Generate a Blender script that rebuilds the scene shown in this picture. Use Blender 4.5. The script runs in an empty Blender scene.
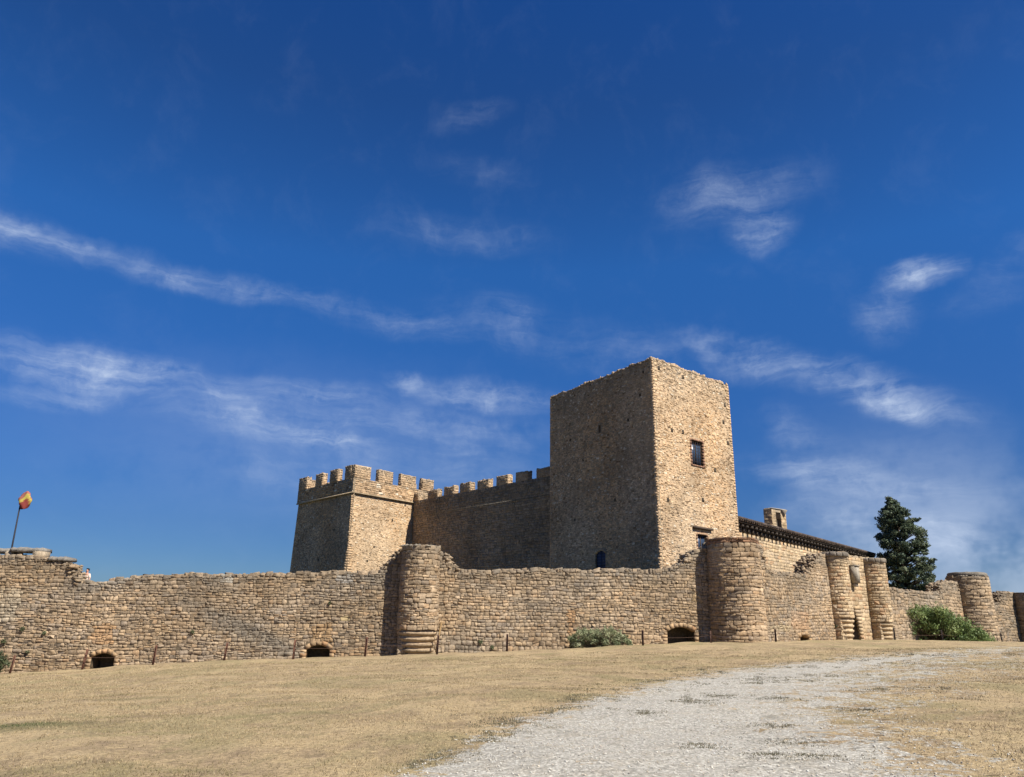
import bpy, math, random
import numpy as np
from mathutils import Vector, Matrix, noise as mnoise

rng = np.random.default_rng(7)
random.seed(7)
sc = bpy.context.scene
COL = sc.collection
PI = math.pi

# ---------------------------------------------------------------- camera
F = 740.0
CX, CY = 512.0, 388.5
up_c = np.array([43.0, 2398.0, -740.0]); up_c /= np.linalg.norm(up_c)
fw = np.array([0, 0, -1.0])
Yc = fw - fw.dot(up_c) * up_c; Yc /= np.linalg.norm(Yc)
Xc = np.cross(Yc, up_c)
RM = np.array([Xc, Yc, up_c])
CAM = np.array([0.0, 0.0, 1.6])
cd = bpy.data.cameras.new("camera"); cam = bpy.data.objects.new("camera", cd); COL.objects.link(cam)
cd.sensor_width = 36; cd.lens = F * 36 / 1024; cd.clip_end = 8000; cd.clip_start = 0.05
M = Matrix([list(RM[0]), list(RM[1]), list(RM[2])]).to_4x4(); M.translation = Vector(CAM)
cam.matrix_world = M
sc.camera = cam
sc.render.resolution_x = 1024; sc.render.resolution_y = 777

def ray(px, py):
    d = RM @ np.array([px - CX, -(py - CY), -F])
    return d / d[1]
def at(px, py, Y): return CAM + ray(px, py) * Y
def onz(px, py, Z):
    d = ray(px, py); return CAM + d * ((Z - CAM[2]) / d[2])
def base_xy(px, Y, y=620):
    p = at(px, y, Y); return np.array([p[0], p[1]])

# ---------------------------------------------------------------- light
SUN_AZ, SUN_EL = math.radians(129.0), math.radians(48.0)     # azimuth clockwise from +Y
sdir = Vector((math.sin(SUN_AZ) * math.cos(SUN_EL), math.cos(SUN_AZ) * math.cos(SUN_EL), math.sin(SUN_EL)))
ld = bpy.data.lights.new("sun", 'SUN'); ld.energy = 5.0; ld.angle = math.radians(0.53); ld.color = (1.0, 0.94, 0.84)
lo = bpy.data.objects.new("sun", ld); COL.objects.link(lo); lo.rotation_euler = sdir.to_track_quat('Z', 'Y').to_euler()
lo.location = (30, -30, 60)
sc.view_settings.view_transform = 'Standard'; sc.view_settings.look = 'None'
sc.view_settings.exposure = 0.9; sc.view_settings.gamma = 1.0

class NT:
    """tiny node helper"""
    def __init__(s, tree): s.t = tree; s.n = tree.nodes; s.l = tree.links
    def new(s, typ, **kw):
        n = s.n.new(typ)
        for k, v in kw.items(): setattr(n, k, v)
        return n
    def put(s, sock, v):
        if v is None: return
        if isinstance(v, bpy.types.NodeSocket): s.l.new(v, sock)
        else: sock.default_value = v
    def math(s, op, a, b=None, c=None, clamp=False):
        n = s.new('ShaderNodeMath', operation=op); n.use_clamp = clamp
        s.put(n.inputs[0], a); s.put(n.inputs[1], b)
        if c is not None: s.put(n.inputs[2], c)
        return n.outputs[0]
    def vmath(s, op, a, b=None):
        n = s.new('ShaderNodeVectorMath', operation=op); s.put(n.inputs[0], a)
        if b is not None: s.put(n.inputs[1], b)
        return n.outputs[0]
    def noise(s, vec, scale, detail=4, rough=.55, dist=0):
        n = s.new('ShaderNodeTexNoise'); s.put(n.inputs['Vector'], vec)
        n.inputs['Scale'].default_value = scale; n.inputs['Detail'].default_value = detail
        n.inputs['Roughness'].default_value = rough; n.inputs['Distortion'].default_value = dist
        return n
    def ramp(s, v, a, b, lo=0., hi=1., smooth=True):
        n = s.new('ShaderNodeMapRange'); n.interpolation_type = 'SMOOTHSTEP' if smooth else 'LINEAR'
        s.put(n.inputs['Value'], v); n.inputs['From Min'].default_value = a; n.inputs['From Max'].default_value = b
        n.inputs['To Min'].default_value = lo; n.inputs['To Max'].default_value = hi
        return n.outputs[0]
    def mix(s, f, a, b, mode='MIX'):
        n = s.new('ShaderNodeMix', data_type='RGBA', blend_type=mode)
        s.put(n.inputs['Factor'], f); s.put(n.inputs['A'], a); s.put(n.inputs['B'], b)
        return n.outputs['Result']
    def mul(s, col, v):
        n = s.new('ShaderNodeVectorMath', operation='SCALE'); s.put(n.inputs[0], col); s.put(n.inputs['Scale'], v)
        return n.outputs[0]

world = bpy.data.worlds.new("World"); sc.world = world; world.use_nodes = True
W = NT(world.node_tree); W.n.clear()
sky = W.new('ShaderNodeTexSky', sky_type='NISHITA'); sky.sun_disc = False
sky.sun_elevation = SUN_EL; sky.sun_rotation = SUN_AZ
sky.altitude = 1000; sky.air_density = 1.0; sky.dust_density = 0.3; sky.ozone_density = 2.2
SKY_STR = 0.056
hs = W.new('ShaderNodeHueSaturation'); W.l.new(sky.outputs[0], hs.inputs['Color'])
hs.inputs['Saturation'].default_value = 1.22; hs.inputs['Hue'].default_value = 0.5
gm = W.new('ShaderNodeGamma'); W.l.new(hs.outputs[0], gm.inputs[0]); gm.inputs[1].default_value = 1.0
tc = W.new('ShaderNodeTexCoord')
sep = W.new('ShaderNodeSeparateXYZ'); W.l.new(tc.outputs['Generated'], sep.inputs[0])
az = W.math('MULTIPLY', W.math('ARCTAN2', sep.outputs[0], sep.outputs[1]), 180 / PI)
el = W.math('MULTIPLY', W.math('ARCSINE', sep.outputs[2]), 180 / PI)
cb = W.new('ShaderNodeCombineXYZ'); W.l.new(az, cb.inputs[0]); W.l.new(el, cb.inputs[1])
# domain warp for wisps
wn = W.noise(cb.outputs[0], 0.11, 5, .6)
wv = W.vmath('SUBTRACT', wn.outputs['Color'], (0.5, 0.5, 0.5)); 
wsc = W.mul(wv, 3.4)
P = W.vmath('ADD', cb.outputs[0], wsc)
tr_ = W.new('ShaderNodeValToRGB'); W.put(tr_.inputs[0], W.math('DIVIDE', el, 90.0)); cr_ = tr_.color_ramp
TINT = [(0,(.22,.34,.57)),(.067,(.27,.41,.66)),(.17,(.34,.60,.95)),(.29,(.42,.84,1.24)),(.42,(.39,.67,1.02)),(.5,(.32,.66,1.08)),(1,(.30,.62,1.05))]
cr_.elements[0].position = 0; cr_.elements[1].position = 1
for p_, _ in TINT[1:-1]: cr_.elements.new(p_)
for e_, (p_, c_) in zip(cr_.elements, TINT): e_.color = (c_[0] / 1.3, c_[1] / 1.3, c_[2] / 1.3, 1)
skyb = W.mul(W.vmath('MULTIPLY', gm.outputs[0], tr_.outputs[0]), 1.3)
def azel(px, py):
    d = RM @ np.array([px - CX, -(py - CY), -F]); d /= np.linalg.norm(d)
    return math.degrees(math.atan2(d[0], d[1])), math.degrees(math.asin(d[2]))
# (x0,y0,x1,y1,width px,opacity)
STREAKS = [(-60,206,130,260,9,.46),(80,250,320,298,7,.27),(260,286,520,342,6,.18),(430,310,700,360,16,.13),(-60,214,90,250,16,.16),
 (-60,345,195,382,17,.62),(150,385,420,400,10,.2),(-20,392,140,398,8,.3),(130,385,365,447,15,.32),(255,424,370,450,8,.5),(285,388,365,400,9,.30),
 (385,375,430,392,8,.40),(410,390,560,402,10,.36),(300,415,560,437,12,.26),(430,440,500,458,10,.2),(200,465,560,470,24,.12),
 (728,190,760,215,24,.42),(755,205,766,252,26,.40),(668,206,815,172,20,.30),(880,285,962,268,12,.62),(905,285,868,345,22,.16),
 (680,332,800,372,17,.38),(780,362,975,422,17,.38),(850,396,975,424,11,.42),(730,462,965,498,14,.32),(790,505,1060,565,18,.34),
 (900,515,1060,556,13,.28),(435,125,505,113,10,.12),(425,160,525,182,10,.09),(320,205,540,238,8,.12),(960,310,1050,225,18,.12),
 (560,365,700,345,18,.18),(470,300,560,330,16,.12),(760,410,830,450,14,.14)]
HAZES = [(780,520,1200,620,80,.40),(760,440,1100,480,50,.07),(0,400,600,470,50,.10)]
total = None; hz_ = None
for (x0, y0, x1, y1, w, op) in STREAKS + HAZES:
    a0, e0 = azel(x0, y0); a1, e1 = azel(x1, y1); am, em = (a0 + a1) / 2, (e0 + e1) / 2
    aw, ew = azel((x0+x1)/2, (y0+y1)/2 - w); wd = abs(ew - em) * 1.15
    ang = math.atan2(e1 - e0, a1 - a0); half = math.hypot(a1 - a0, e1 - e0) / 2
    mp = W.new('ShaderNodeMapping', vector_type='TEXTURE'); W.l.new(P, mp.inputs['Vector'])
    mp.inputs['Location'].default_value = (am, em, 0); mp.inputs['Rotation'].default_value = (0, 0, ang)
    mp.inputs['Scale'].default_value = (half * 1.45, wd * 1.7, 1)
    ln = W.new('ShaderNodeVectorMath', operation='LENGTH'); W.l.new(mp.outputs[0], ln.inputs[0])
    m = W.ramp(ln.outputs['Value'], 1.0, 0.0, 0, op * 1.35)
    if (x0, y0, x1, y1, w, op) in HAZES:
        hz_ = m if hz_ is None else W.math('ADD', hz_, m); continue
    total = m if total is None else W.math('MAXIMUM', W.math('ADD', W.math('MULTIPLY', total, .35), m), W.math('MAXIMUM', total, m))
# fibres: noise stretched along the general streak direction
mp = W.new('ShaderNodeMapping'); W.l.new(P, mp.inputs['Vector']); mp.inputs['Rotation'].default_value = (0, 0, math.radians(13))
mp.inputs['Scale'].default_value = (0.16, 1.0, 1)
f1 = W.noise(mp.outputs[0], 0.75, 8, .62, .6)
f2 = W.noise(P, 0.22, 8, .65, .3)
mp3 = W.new('ShaderNodeMapping'); W.l.new(P, mp3.inputs['Vector']); mp3.inputs['Rotation'].default_value = (0, 0, math.radians(17)); mp3.inputs['Scale'].default_value = (0.10, 1.5, 1)
f3 = W.noise(mp3.outputs[0], 1.1, 10, .66, .35)
fib = W.math('ADD', W.math('MULTIPLY', W.math('MULTIPLY', W.ramp(f1.outputs['Fac'], .26, .74), W.ramp(f3.outputs['Fac'], .34, .66, .72, 1.12)), .72), W.math('MULTIPLY', W.math('MULTIPLY', W.ramp(f2.outputs['Fac'], .40, .66), W.ramp(f3.outputs['Fac'], .34, .66, .7, 1.1)), .62))
fm = W.noise(W.vmath('ADD', P, (40., 9., 0.)), .085, 3, .5)
total = W.math('MULTIPLY', total, W.ramp(fm.outputs['Fac'], .34, .62, .5, 1.15))
cloud = W.math('ADD', W.math('MULTIPLY', total, fib), W.math('MULTIPLY', hz_, W.ramp(f1.outputs['Fac'], .1, .9, .7, 1.15)), clamp=True)
veil = W.math('MULTIPLY', W.ramp(f2.outputs['Fac'], .48, .75), .02)
cloud = W.math('ADD', cloud, veil, clamp=True)
skyc = W.mix(cloud, skyb, (5.6, 6.6, 8.4, 1))
bg = W.new('ShaderNodeBackground'); W.l.new(skyc, bg.inputs['Color']); bg.inputs['Strength'].default_value = SKY_STR
wo = W.new('ShaderNodeOutputWorld'); W.l.new(bg.outputs[0], wo.inputs[0])

# ---------------------------------------------------------------- materials
ALB = .53; ALB_STONE = .80
def mat(name, rough=.9, spec=.2):
    m = bpy.data.materials.new(name); m.use_nodes = True
    n = NT(m.node_tree); b = n.n['Principled BSDF']
    b.inputs['Roughness'].default_value = rough; b.inputs['Specular IOR Level'].default_value = spec
    return m, n, b
def stone_mat(name, fine=9.0, stain=.55, bump=.6, lichen=.35, alb=ALB_STONE):
    m, n, b = mat(name, .93, .15)
    at_ = n.new('ShaderNodeAttribute', attribute_name='Col')
    g = n.new('ShaderNodeNewGeometry'); P = g.outputs['Position']
    nf = n.noise(P, fine, 8, .68); nm = n.noise(P, 2.1, 5, .6); nl = n.noise(P, .23, 4, .6)
    v = n.ramp(nf.outputs['Fac'], .25, .75, .68, 1.30)
    v = n.math('MULTIPLY', v, n.ramp(nm.outputs['Fac'], .3, .7, .82, 1.16))
    v = n.math('MULTIPLY', v, n.ramp(nl.outputs['Fac'], .3, .7, 1 - .3 * stain, 1 + .22 * stain))
    col = n.mul(at_.outputs['Color'], v)
    # rusty ochre and grey lichen blotches with an edge of their own
    no = n.noise(P, 1.3, 6, .65, .8)
    col = n.mix(n.ramp(no.outputs['Fac'], .56, .70, 0, .22), col, n.mul(col, 1.0) if False else (.43, .26, .12, 1))
    ng = n.noise(n.vmath('ADD', P, (31., 7., 3.)), 2.7, 8, .72, .4)
    col = n.mix(n.ramp(ng.outputs['Fac'], .55, .68, 0, lichen), col, (.23, .20, .155, 1))
    n.put(b.inputs['Base Color'], n.mul(col, alb))
    bp = n.new('ShaderNodeBump'); bp.inputs['Strength'].default_value = bump; bp.inputs['Distance'].default_value = .05
    h = n.math('ADD', nf.outputs['Fac'], n.math('MULTIPLY', n.noise(P, 28, 4, .6).outputs['Fac'], .35))
    n.put(bp.inputs['Height'], h); n.l.new(bp.outputs[0], b.inputs['Normal'])
    return m
def attr_mat(name, rough=.8, spec=.2, noise_scale=12, amt=.25, bump=0, transl=0, dist=.01, alb=ALB):
    m, n, b = mat(name, rough, spec)
    a = n.new('ShaderNodeAttribute', attribute_name='Col'); g = n.new('ShaderNodeNewGeometry')
    nf = n.noise(g.outputs['Position'], noise_scale, 5, .6)
    col = n.mul(a.outputs['Color'], n.ramp(nf.outputs['Fac'], .25, .75, (1 - amt) * alb, (1 + amt) * alb))
    n.put(b.inputs['Base Color'], col)
    if bump:
        bp = n.new('ShaderNodeBump'); bp.inputs['Strength'].default_value = bump; bp.inputs['Distance'].default_value = dist
        n.put(bp.inputs['Height'], nf.outputs['Fac']); n.l.new(bp.outputs[0], b.inputs['Normal'])
    if transl:
        t = n.new('ShaderNodeBsdfTranslucent'); n.put(t.inputs['Color'], col)
        mx = n.new('ShaderNodeMixShader'); mx.inputs[0].default_value = transl
        out = n.n['Material Output']; n.l.new(b.outputs[0], mx.inputs[1]); n.l.new(t.outputs[0], mx.inputs[2]); n.l.new(mx.outputs[0], out.inputs[0])
    return m
M_RUB = stone_mat('rubble_stone', 8, .6, .9, .32, .74)
M_TOW = stone_mat('tower_stone', 10, .6, .6, .22, .90)
M_ASH = stone_mat('ashlar_stone', 9, .5, .45, .18)
M_WOOD = attr_mat('weathered_wood', .85, .2, 30, .35, .4)
M_LEAF = attr_mat('leaf', .6, .3, 3, .25, transl=.25, alb=.80)
M_BARK = attr_mat('bark', .95, .1, 14, .4, .6, dist=.03)
M_RUST = attr_mat('rusted_iron', .8, .3, 40, .45, .3, dist=.003)
M_PLAIN = attr_mat('painted_surface', .7, .3, 20, .12)
M_CLOTH = attr_mat('cloth', .9, .1, 25, .15)
mg, ng_, bgl = mat('dark_glass', .12, .5); bgl.inputs['Base Color'].default_value = (.03, .05, .09, 1)
g_ = ng_.new('ShaderNodeNewGeometry'); nn_ = ng_.noise(g_.outputs['Position'], 3, 2)
ng_.put(bgl.inputs['Roughness'], ng_.ramp(nn_.outputs['Fac'], .3, .7, .22, .4))
M_GLASS = mg

# ---------------------------------------------------------------- mesh builder
class MB:
    def __init__(s): s.v = []; s.c = []; s.f = []; s.n = 0
    def add(s, v, faces, col):
        v = np.asarray(v, float).reshape(-1, 3); k = len(v)
        col = np.asarray(col, float)
        if col.ndim == 1: col = np.tile(col[:3], (k, 1))
        s.v.append(v); s.c.append(col[:, :3])
        if isinstance(faces, np.ndarray): faces = [faces]
        if len(faces) and isinstance(faces[0], (tuple, list)):
            by = {}
            for f in faces: by.setdefault(len(f), []).append(f)
            faces = [np.array(x) for x in by.values()]
        for f in faces: s.f.append(np.asarray(f) + s.n)
        s.n += k
    def box(s, lo, hi, col, frame=None):
        """frame = (origin, ex, ey, ez)"""
        x0, y0, z0 = lo; x1, y1, z1 = hi
        v = np.array([(x, y, z) for z in (z0, z1) for y in (y0, y1) for x in (x0, x1)], float)
        if frame is not None:
            o, ex, ey, ez = [np.asarray(a, float) for a in frame]; v = o + v[:, :1] * ex + v[:, 1:2] * ey + v[:, 2:] * ez
        s.add(v, [(0,2,3,1),(4,5,7,6),(0,1,5,4),(2,6,7,3),(0,4,6,2),(1,3,7,5)], col)
    def tube(s, pts, rad, col, seg=8, cap=True):
        pts = np.asarray(pts, float); n = len(pts); rad = np.ones(n) * np.asarray(rad, float)
        vs = []
        for i in range(n):
            t = pts[min(i + 1, n - 1)] - pts[max(i - 1, 0)]; t /= np.linalg.norm(t) + 1e-9
            a = np.array([1., 0, 0]) if abs(t[0]) < .8 else np.array([0, 1., 0])
            e1 = np.cross(t, a); e1 /= np.linalg.norm(e1); e2 = np.cross(t, e1)
            th = np.arange(seg) * 2 * PI / seg
            vs.append(pts[i] + rad[i] * (np.cos(th)[:, None] * e1 + np.sin(th)[:, None] * e2))
        fs = [(i*seg+j, i*seg+(j+1) % seg, (i+1)*seg+(j+1) % seg, (i+1)*seg+j) for i in range(n-1) for j in range(seg)]
        if cap: fs += [tuple(range(seg))[::-1], tuple((n-1)*seg+j for j in range(seg))]
        s.add(np.vstack(vs), fs, col)
    def lathe(s, c, prof, col, seg=48, jit=0):
        """prof = [(r,z)...] about vertical axis at c"""
        th = np.arange(seg) * 2 * PI / seg; vs = []
        for r, z in prof:
            rr = r + (rng.normal(0, jit, seg) if jit else 0)
            zz = z + (rng.normal(0, jit * .6, seg) if jit else 0)
            vs.append(np.stack([c[0] + rr * np.cos(th), c[1] + rr * np.sin(th), zz * np.ones(seg)], 1))
        n = len(prof)
        fs = [(i*seg+j, i*seg+(j+1) % seg, (i+1)*seg+(j+1) % seg, (i+1)*seg+j) for i in range(n-1) for j in range(seg)]
        fs += [tuple(range(seg))[::-1], tuple((n-1)*seg+j for j in range(seg))]
        s.add(np.vstack(vs), fs, col)
    def build(s, name, material, parent=None, smooth=False):
        me = bpy.data.meshes.new(name)
        v = np.vstack(s.v); c = np.vstack(s.c)
        me.vertices.add(len(v)); me.vertices.foreach_set('co', v.astype(np.float32).ravel())
        loops = np.concatenate([f.ravel() for f in s.f]); tot = np.concatenate([np.full(len(f), f.shape[1]) for f in s.f])
        st = np.concatenate([[0], np.cumsum(tot)[:-1]])
        me.loops.add(len(loops)); me.loops.foreach_set('vertex_index', loops.astype(np.int32))
        me.polygons.add(len(tot)); me.polygons.foreach_set('loop_start', st.astype(np.int32))
        me.polygons.foreach_set('loop_total', tot.astype(np.int32))
        if smooth: me.polygons.foreach_set('use_smooth', np.ones(len(tot), bool))
        me.update(calc_edges=True)
        a = me.attributes.new('Col', 'FLOAT_COLOR', 'POINT')
        a.data.foreach_set('color', np.hstack([np.clip(c, 0, 1), np.ones((len(c), 1))]).astype(np.float32).ravel())
        me.materials.append(material)
        o = bpy.data.objects.new(name, me); COL.objects.link(o)
        if parent is not None: o.parent = parent
        return o
def tag(o, label=None, cat=None, group=None, kind=None):
    if label: o['label'] = label
    if cat: o['category'] = cat
    if group: o['group'] = group
    if kind: o['kind'] = kind
    return o
def thing(name, label, cat, group=None):
    o = bpy.data.objects.new(name, None); COL.objects.link(o); o.empty_display_size = .3
    o['kind'] = 'thing'; return tag(o, label, cat, group)

# ---------------------------------------------------------------- masonry
PAL_FRONT = np.array([(.40,.30,.185),(.45,.34,.21),(.36,.28,.185),(.31,.255,.185),(.47,.345,.20),(.42,.315,.20),(.38,.30,.20),(.34,.275,.19),(.50,.39,.26),(.43,.28,.15),(.27,.24,.195)])
PAL_TOWER = np.array([(.46,.345,.21),(.50,.38,.23),(.44,.33,.205),(.41,.31,.20),(.52,.39,.24),(.47,.34,.20),(.38,.30,.20),(.54,.43,.29)])
PAL_ASH = np.array([(.46,.345,.215),(.49,.37,.23),(.44,.33,.205),(.51,.39,.25),(.47,.34,.20),(.43,.33,.22),(.47,.31,.18)])
PAL_FRONT = PAL_FRONT * .45 + np.array([(.415, .30, .195)]) * .55
PAL_TOWER = (PAL_TOWER * .55 + np.array([(.475, .352, .225)]) * .45) * np.array([(1.05, .985, .95)])
GREYD = np.array((.19, .165, .13))
GREY = np.array((.27, .235, .185))
K = 8
RAMPQ = []
for r in range(2):
    for j in range(K): RAMPQ.append((r*K+j, r*K+(j+1) % K, (r+1)*K+(j+1) % K, (r+1)*K+j))
RAMPQ = np.array(RAMPQ)
def smooth_noise(u, v, s, seed):
    """cheap periodic-free value noise from sines"""
    r = np.random.default_rng(seed); out = 0
    for i in range(6):
        a, b, c = r.normal(0, 1, 2).tolist() + [r.uniform(0, 6.28)]
        out = out + np.sin((a * u + b * v) * s + c)
    return out / 3.0
def masonry(mb, u0, u1, v0, topf, mapf, course=(.17, .30), width=(.28, .62), proud=(.004, .036), gap=.010, pal=PAL_FRONT,
            holes=(), seed=1, warp=.05, missing=.0, irr=1.0, greytop=0., colf=None, split=.22):
    r = np.random.default_rng(seed); S = []
    us = np.linspace(u0, u1, 60); vmax = max(topf(u) for u in us)
    v = v0
    while v < vmax:
        h = r.uniform(*course); u = u0 - r.uniform(0, width[0])
        while u < u1:
            w = r.uniform(*width) * (1.35 if r.random() < .12 else 1)
            a, b = max(u, u0), min(u + w, u1); u += w
            if b - a < .07: continue
            cells = [(a, b, v, v + h)]
            if r.random() < split and h > course[0] * 1.15:
                k = v + h * r.uniform(.35, .65)
                if r.random() < .5: cells = [(a, b, v, k), (a, b, k, v + h)]
                else:
                    m = a + (b - a) * r.uniform(.35, .65); cells = [(a, m, v, k), (m, b, v, k), (a, b, k, v + h)]
            for (a_, b_, c_, d_) in cells:
                if c_ + .5 * (d_ - c_) > topf((a_ + b_) / 2): continue
                if r.random() < missing: continue
                ok = True
                for (ha, hb, hc, hd) in holes:
                    if c_ < hd - .02 and d_ > hc + .02 and a_ < hb and b_ > ha:
                        if a_ < ha and b_ <= hb + 9: b_ = ha
                        elif b_ > hb: a_ = hb
                        else: ok = False
                if ok and b_ - a_ > .06: S.append((a_, b_, c_, d_))
        v += h
    if not S: return
    S = np.array(S); N = len(S)
    a, b, c, d = S.T; w = b - a - gap; h = d - c - gap; cu, cv = (a + b) / 2, (c + d) / 2
    ch = np.minimum(w, h)[:, None] * r.uniform(.07, .32, (N, 4)) * irr
    hw, hh = (w / 2)[:, None], (h / 2)[:, None]
    # octagon corner points
    x = np.stack([-hw[:,0]+ch[:,0], hw[:,0]-ch[:,1], hw[:,0], hw[:,0], hw[:,0]-ch[:,2], -hw[:,0]+ch[:,3], -hw[:,0], -hw[:,0]], 1)
    y = np.stack([-hh[:,0], -hh[:,0], -hh[:,0]+ch[:,1], hh[:,0]-ch[:,2], hh[:,0], hh[:,0], hh[:,0]-ch[:,3], -hh[:,0]+ch[:,0]], 1)
    jm = np.minimum(w, h)[:, None]
    x = x + r.normal(0, .06 * irr, (N, K)) * jm; y = y + r.normal(0, .075 * irr, (N, K)) * jm
    pr = r.uniform(proud[0], proud[1], N)[:, None]
    tu, tv = r.normal(0, .06 * irr, (N, 1)), r.normal(0, .06 * irr, (N, 1))
    rings = []
    for (ins, dep) in ((1.0, None), (.975, .5), (.91, 1.0)):
        X, Y = x * ins, y * ins
        D = np.full((N, K), -.10) if dep is None else pr * dep + (X * tu + Y * tv) * dep + r.normal(0, .004 * irr, (N, K))
        rings.append(np.stack([cu[:, None] + X, cv[:, None] + Y, D], 2))
    V = np.concatenate(rings, 1)                               # N, 24, 3
    U_, V_ = V[..., 0], V[..., 1]
    V[..., 1] = V_ + warp * smooth_noise(U_, V_, 1.1, seed + 5)
    V[..., 1] += warp * .55 * smooth_noise(U_, V_, 4.2, seed + 6)
    V[..., 0] = U_ + warp * .9 * smooth_noise(U_, V_, .9, seed + 9)
    out = mapf(V[..., 0].ravel(), V[..., 1].ravel(), V[..., 2].ravel())
    idx = (np.arange(N) * 3 * K)[:, None, None]
    q = (RAMPQ[None] + idx).reshape(-1, 4)
    cap = (np.arange(2*K, 3*K)[None] + idx[:, 0]).reshape(-1, K)
    col = pal[r.integers(0, len(pal), N)] * r.normal(1, .10, (N, 1)).clip(.7, 1.3)
    if greytop:
        tz = np.array([topf(x_) for x_ in cu]) - cv
        f = np.clip(1.1 - tz / greytop, 0, 1) * r.uniform(.35, 1, N)
        col = col * (1 - f[:, None] * .8) + GREYD * f[:, None] * .8
    if colf is not None: col = colf(cu, cv, col, r)
    mb.add(out, [q, cap], np.repeat(col, 3 * K, 0))
OC = np.array([(1,0,0),(0,1,0),(-1,0,0),(0,-1,0),(0,0,.75),(0,0,-.6)], float); FC = np.array([(0,1,4),(1,2,4),(2,3,4),(3,0,4),(1,0,5),(2,1,5),(3,2,5),(0,3,5)])
MORTAR = (.17, .13, .085); MORTAR_T = (.475, .352, .225)

class Wall:
    """straight vertical wall between two plan points (left to right); u along, v = z, normal towards the field"""
    def __init__(s, A, B, th=1.2, batter=0.0, z_ref=4.0):
        s.A = np.array(A, float); s.B = np.array(B, float); s.L = np.linalg.norm(s.B - s.A)
        s.d = (s.B - s.A) / s.L; s.n = np.array([s.d[1], -s.d[0]]); s.th = th; s.batter = batter; s.zr = z_ref
    def pix(s, px, py, off=0):
        """u, z where the pixel's ray meets the wall plane"""
        r = ray(px, py); A = s.A + s.n * off
        t = ((A - CAM[:2]) @ s.n) / (r[:2] @ s.n); p = CAM + r * t
        return (p[:2] - A) @ s.d, p[2]
    def map(s, u, v, dep):
        dep = dep + (s.zr - v) * s.batter
        x = s.A[0] + s.d[0] * u + s.n[0] * dep; y = s.A[1] + s.d[1] * u + s.n[1] * dep
        return np.stack([x, y, v], 1)
    def P(s, u, v, dep): return s.map(np.array([float(u)]), np.array([float(v)]), np.array([float(dep)]))[0]
    def frame(s): return (np.array([s.A[0], s.A[1], 0]), np.array([*s.d, 0]), np.array([*s.n, 0]), np.array([0, 0, 1.]))
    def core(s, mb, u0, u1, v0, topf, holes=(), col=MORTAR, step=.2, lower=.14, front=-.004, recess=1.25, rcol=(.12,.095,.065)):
        ub = sorted(set([u0, u1] + list(np.arange(u0, u1, step)) + [h[0] for h in holes] + [h[1] for h in holes]))
        ub = [u for u in ub if u0 <= u <= u1]
        def quad(p): mb.add(np.array(p), [(0, 1, 2, 3)], col)
        for a, b in zip(ub[:-1], ub[1:]):
            if b - a < 1e-5: continue
            m = (a + b) / 2; ta = tb = topf(m) - lower
            iv = [[v0, None]]
            for h in sorted(holes, key=lambda h: h[2]):
                if h[0] <= m <= h[1]: iv[-1][1] = h[2]; iv.append([h[3], None])
            for lo, hi in iv:
                if hi is not None and hi - lo < 1e-4: continue
                quad([s.P(a, lo, front), s.P(b, lo, front), s.P(b, tb if hi is None else hi, front), s.P(a, ta if hi is None else hi, front)])
            quad([s.P(b, v0, -s.th), s.P(a, v0, -s.th), s.P(a, ta, -s.th), s.P(b, tb, -s.th)])
            quad([s.P(a, ta, front), s.P(b, tb, front), s.P(b, tb, -s.th), s.P(a, ta, -s.th)])
            for e_ in (a + 1e-3, b - 1e-3): quad([s.P(e_, ta - 1.0, front), s.P(e_, ta - 1.0, -s.th), s.P(e_, ta, -s.th), s.P(e_, ta, front)])
        for u in (u0, u1):
            quad([s.P(u, v0, front), s.P(u, v0, -s.th), s.P(u, topf(u) - lower, -s.th), s.P(u, topf(u) - lower, front)])
        for (a, b, c, d) in holes:      # recess box, its inside coloured darker to paint in shade
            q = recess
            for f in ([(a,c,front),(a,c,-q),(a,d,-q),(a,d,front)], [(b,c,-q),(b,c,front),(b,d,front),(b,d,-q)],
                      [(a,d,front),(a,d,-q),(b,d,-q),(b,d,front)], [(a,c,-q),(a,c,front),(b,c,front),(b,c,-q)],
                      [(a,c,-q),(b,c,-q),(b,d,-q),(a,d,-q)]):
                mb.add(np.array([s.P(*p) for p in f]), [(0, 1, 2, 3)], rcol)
def topfun(pts, jit=.05, seed=0):
    pts = sorted(pts); U = np.array([p[0] for p in pts]); Z = np.array([p[1] for p in pts])
    def f(u):
        return float(np.interp(u, U, Z) + jit * (math.sin(u * 3.1 + seed) + math.sin(u * 7.7 + seed * 2) * .7 + math.sin(u * 1.3 + seed * 3)))
    return f
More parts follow.
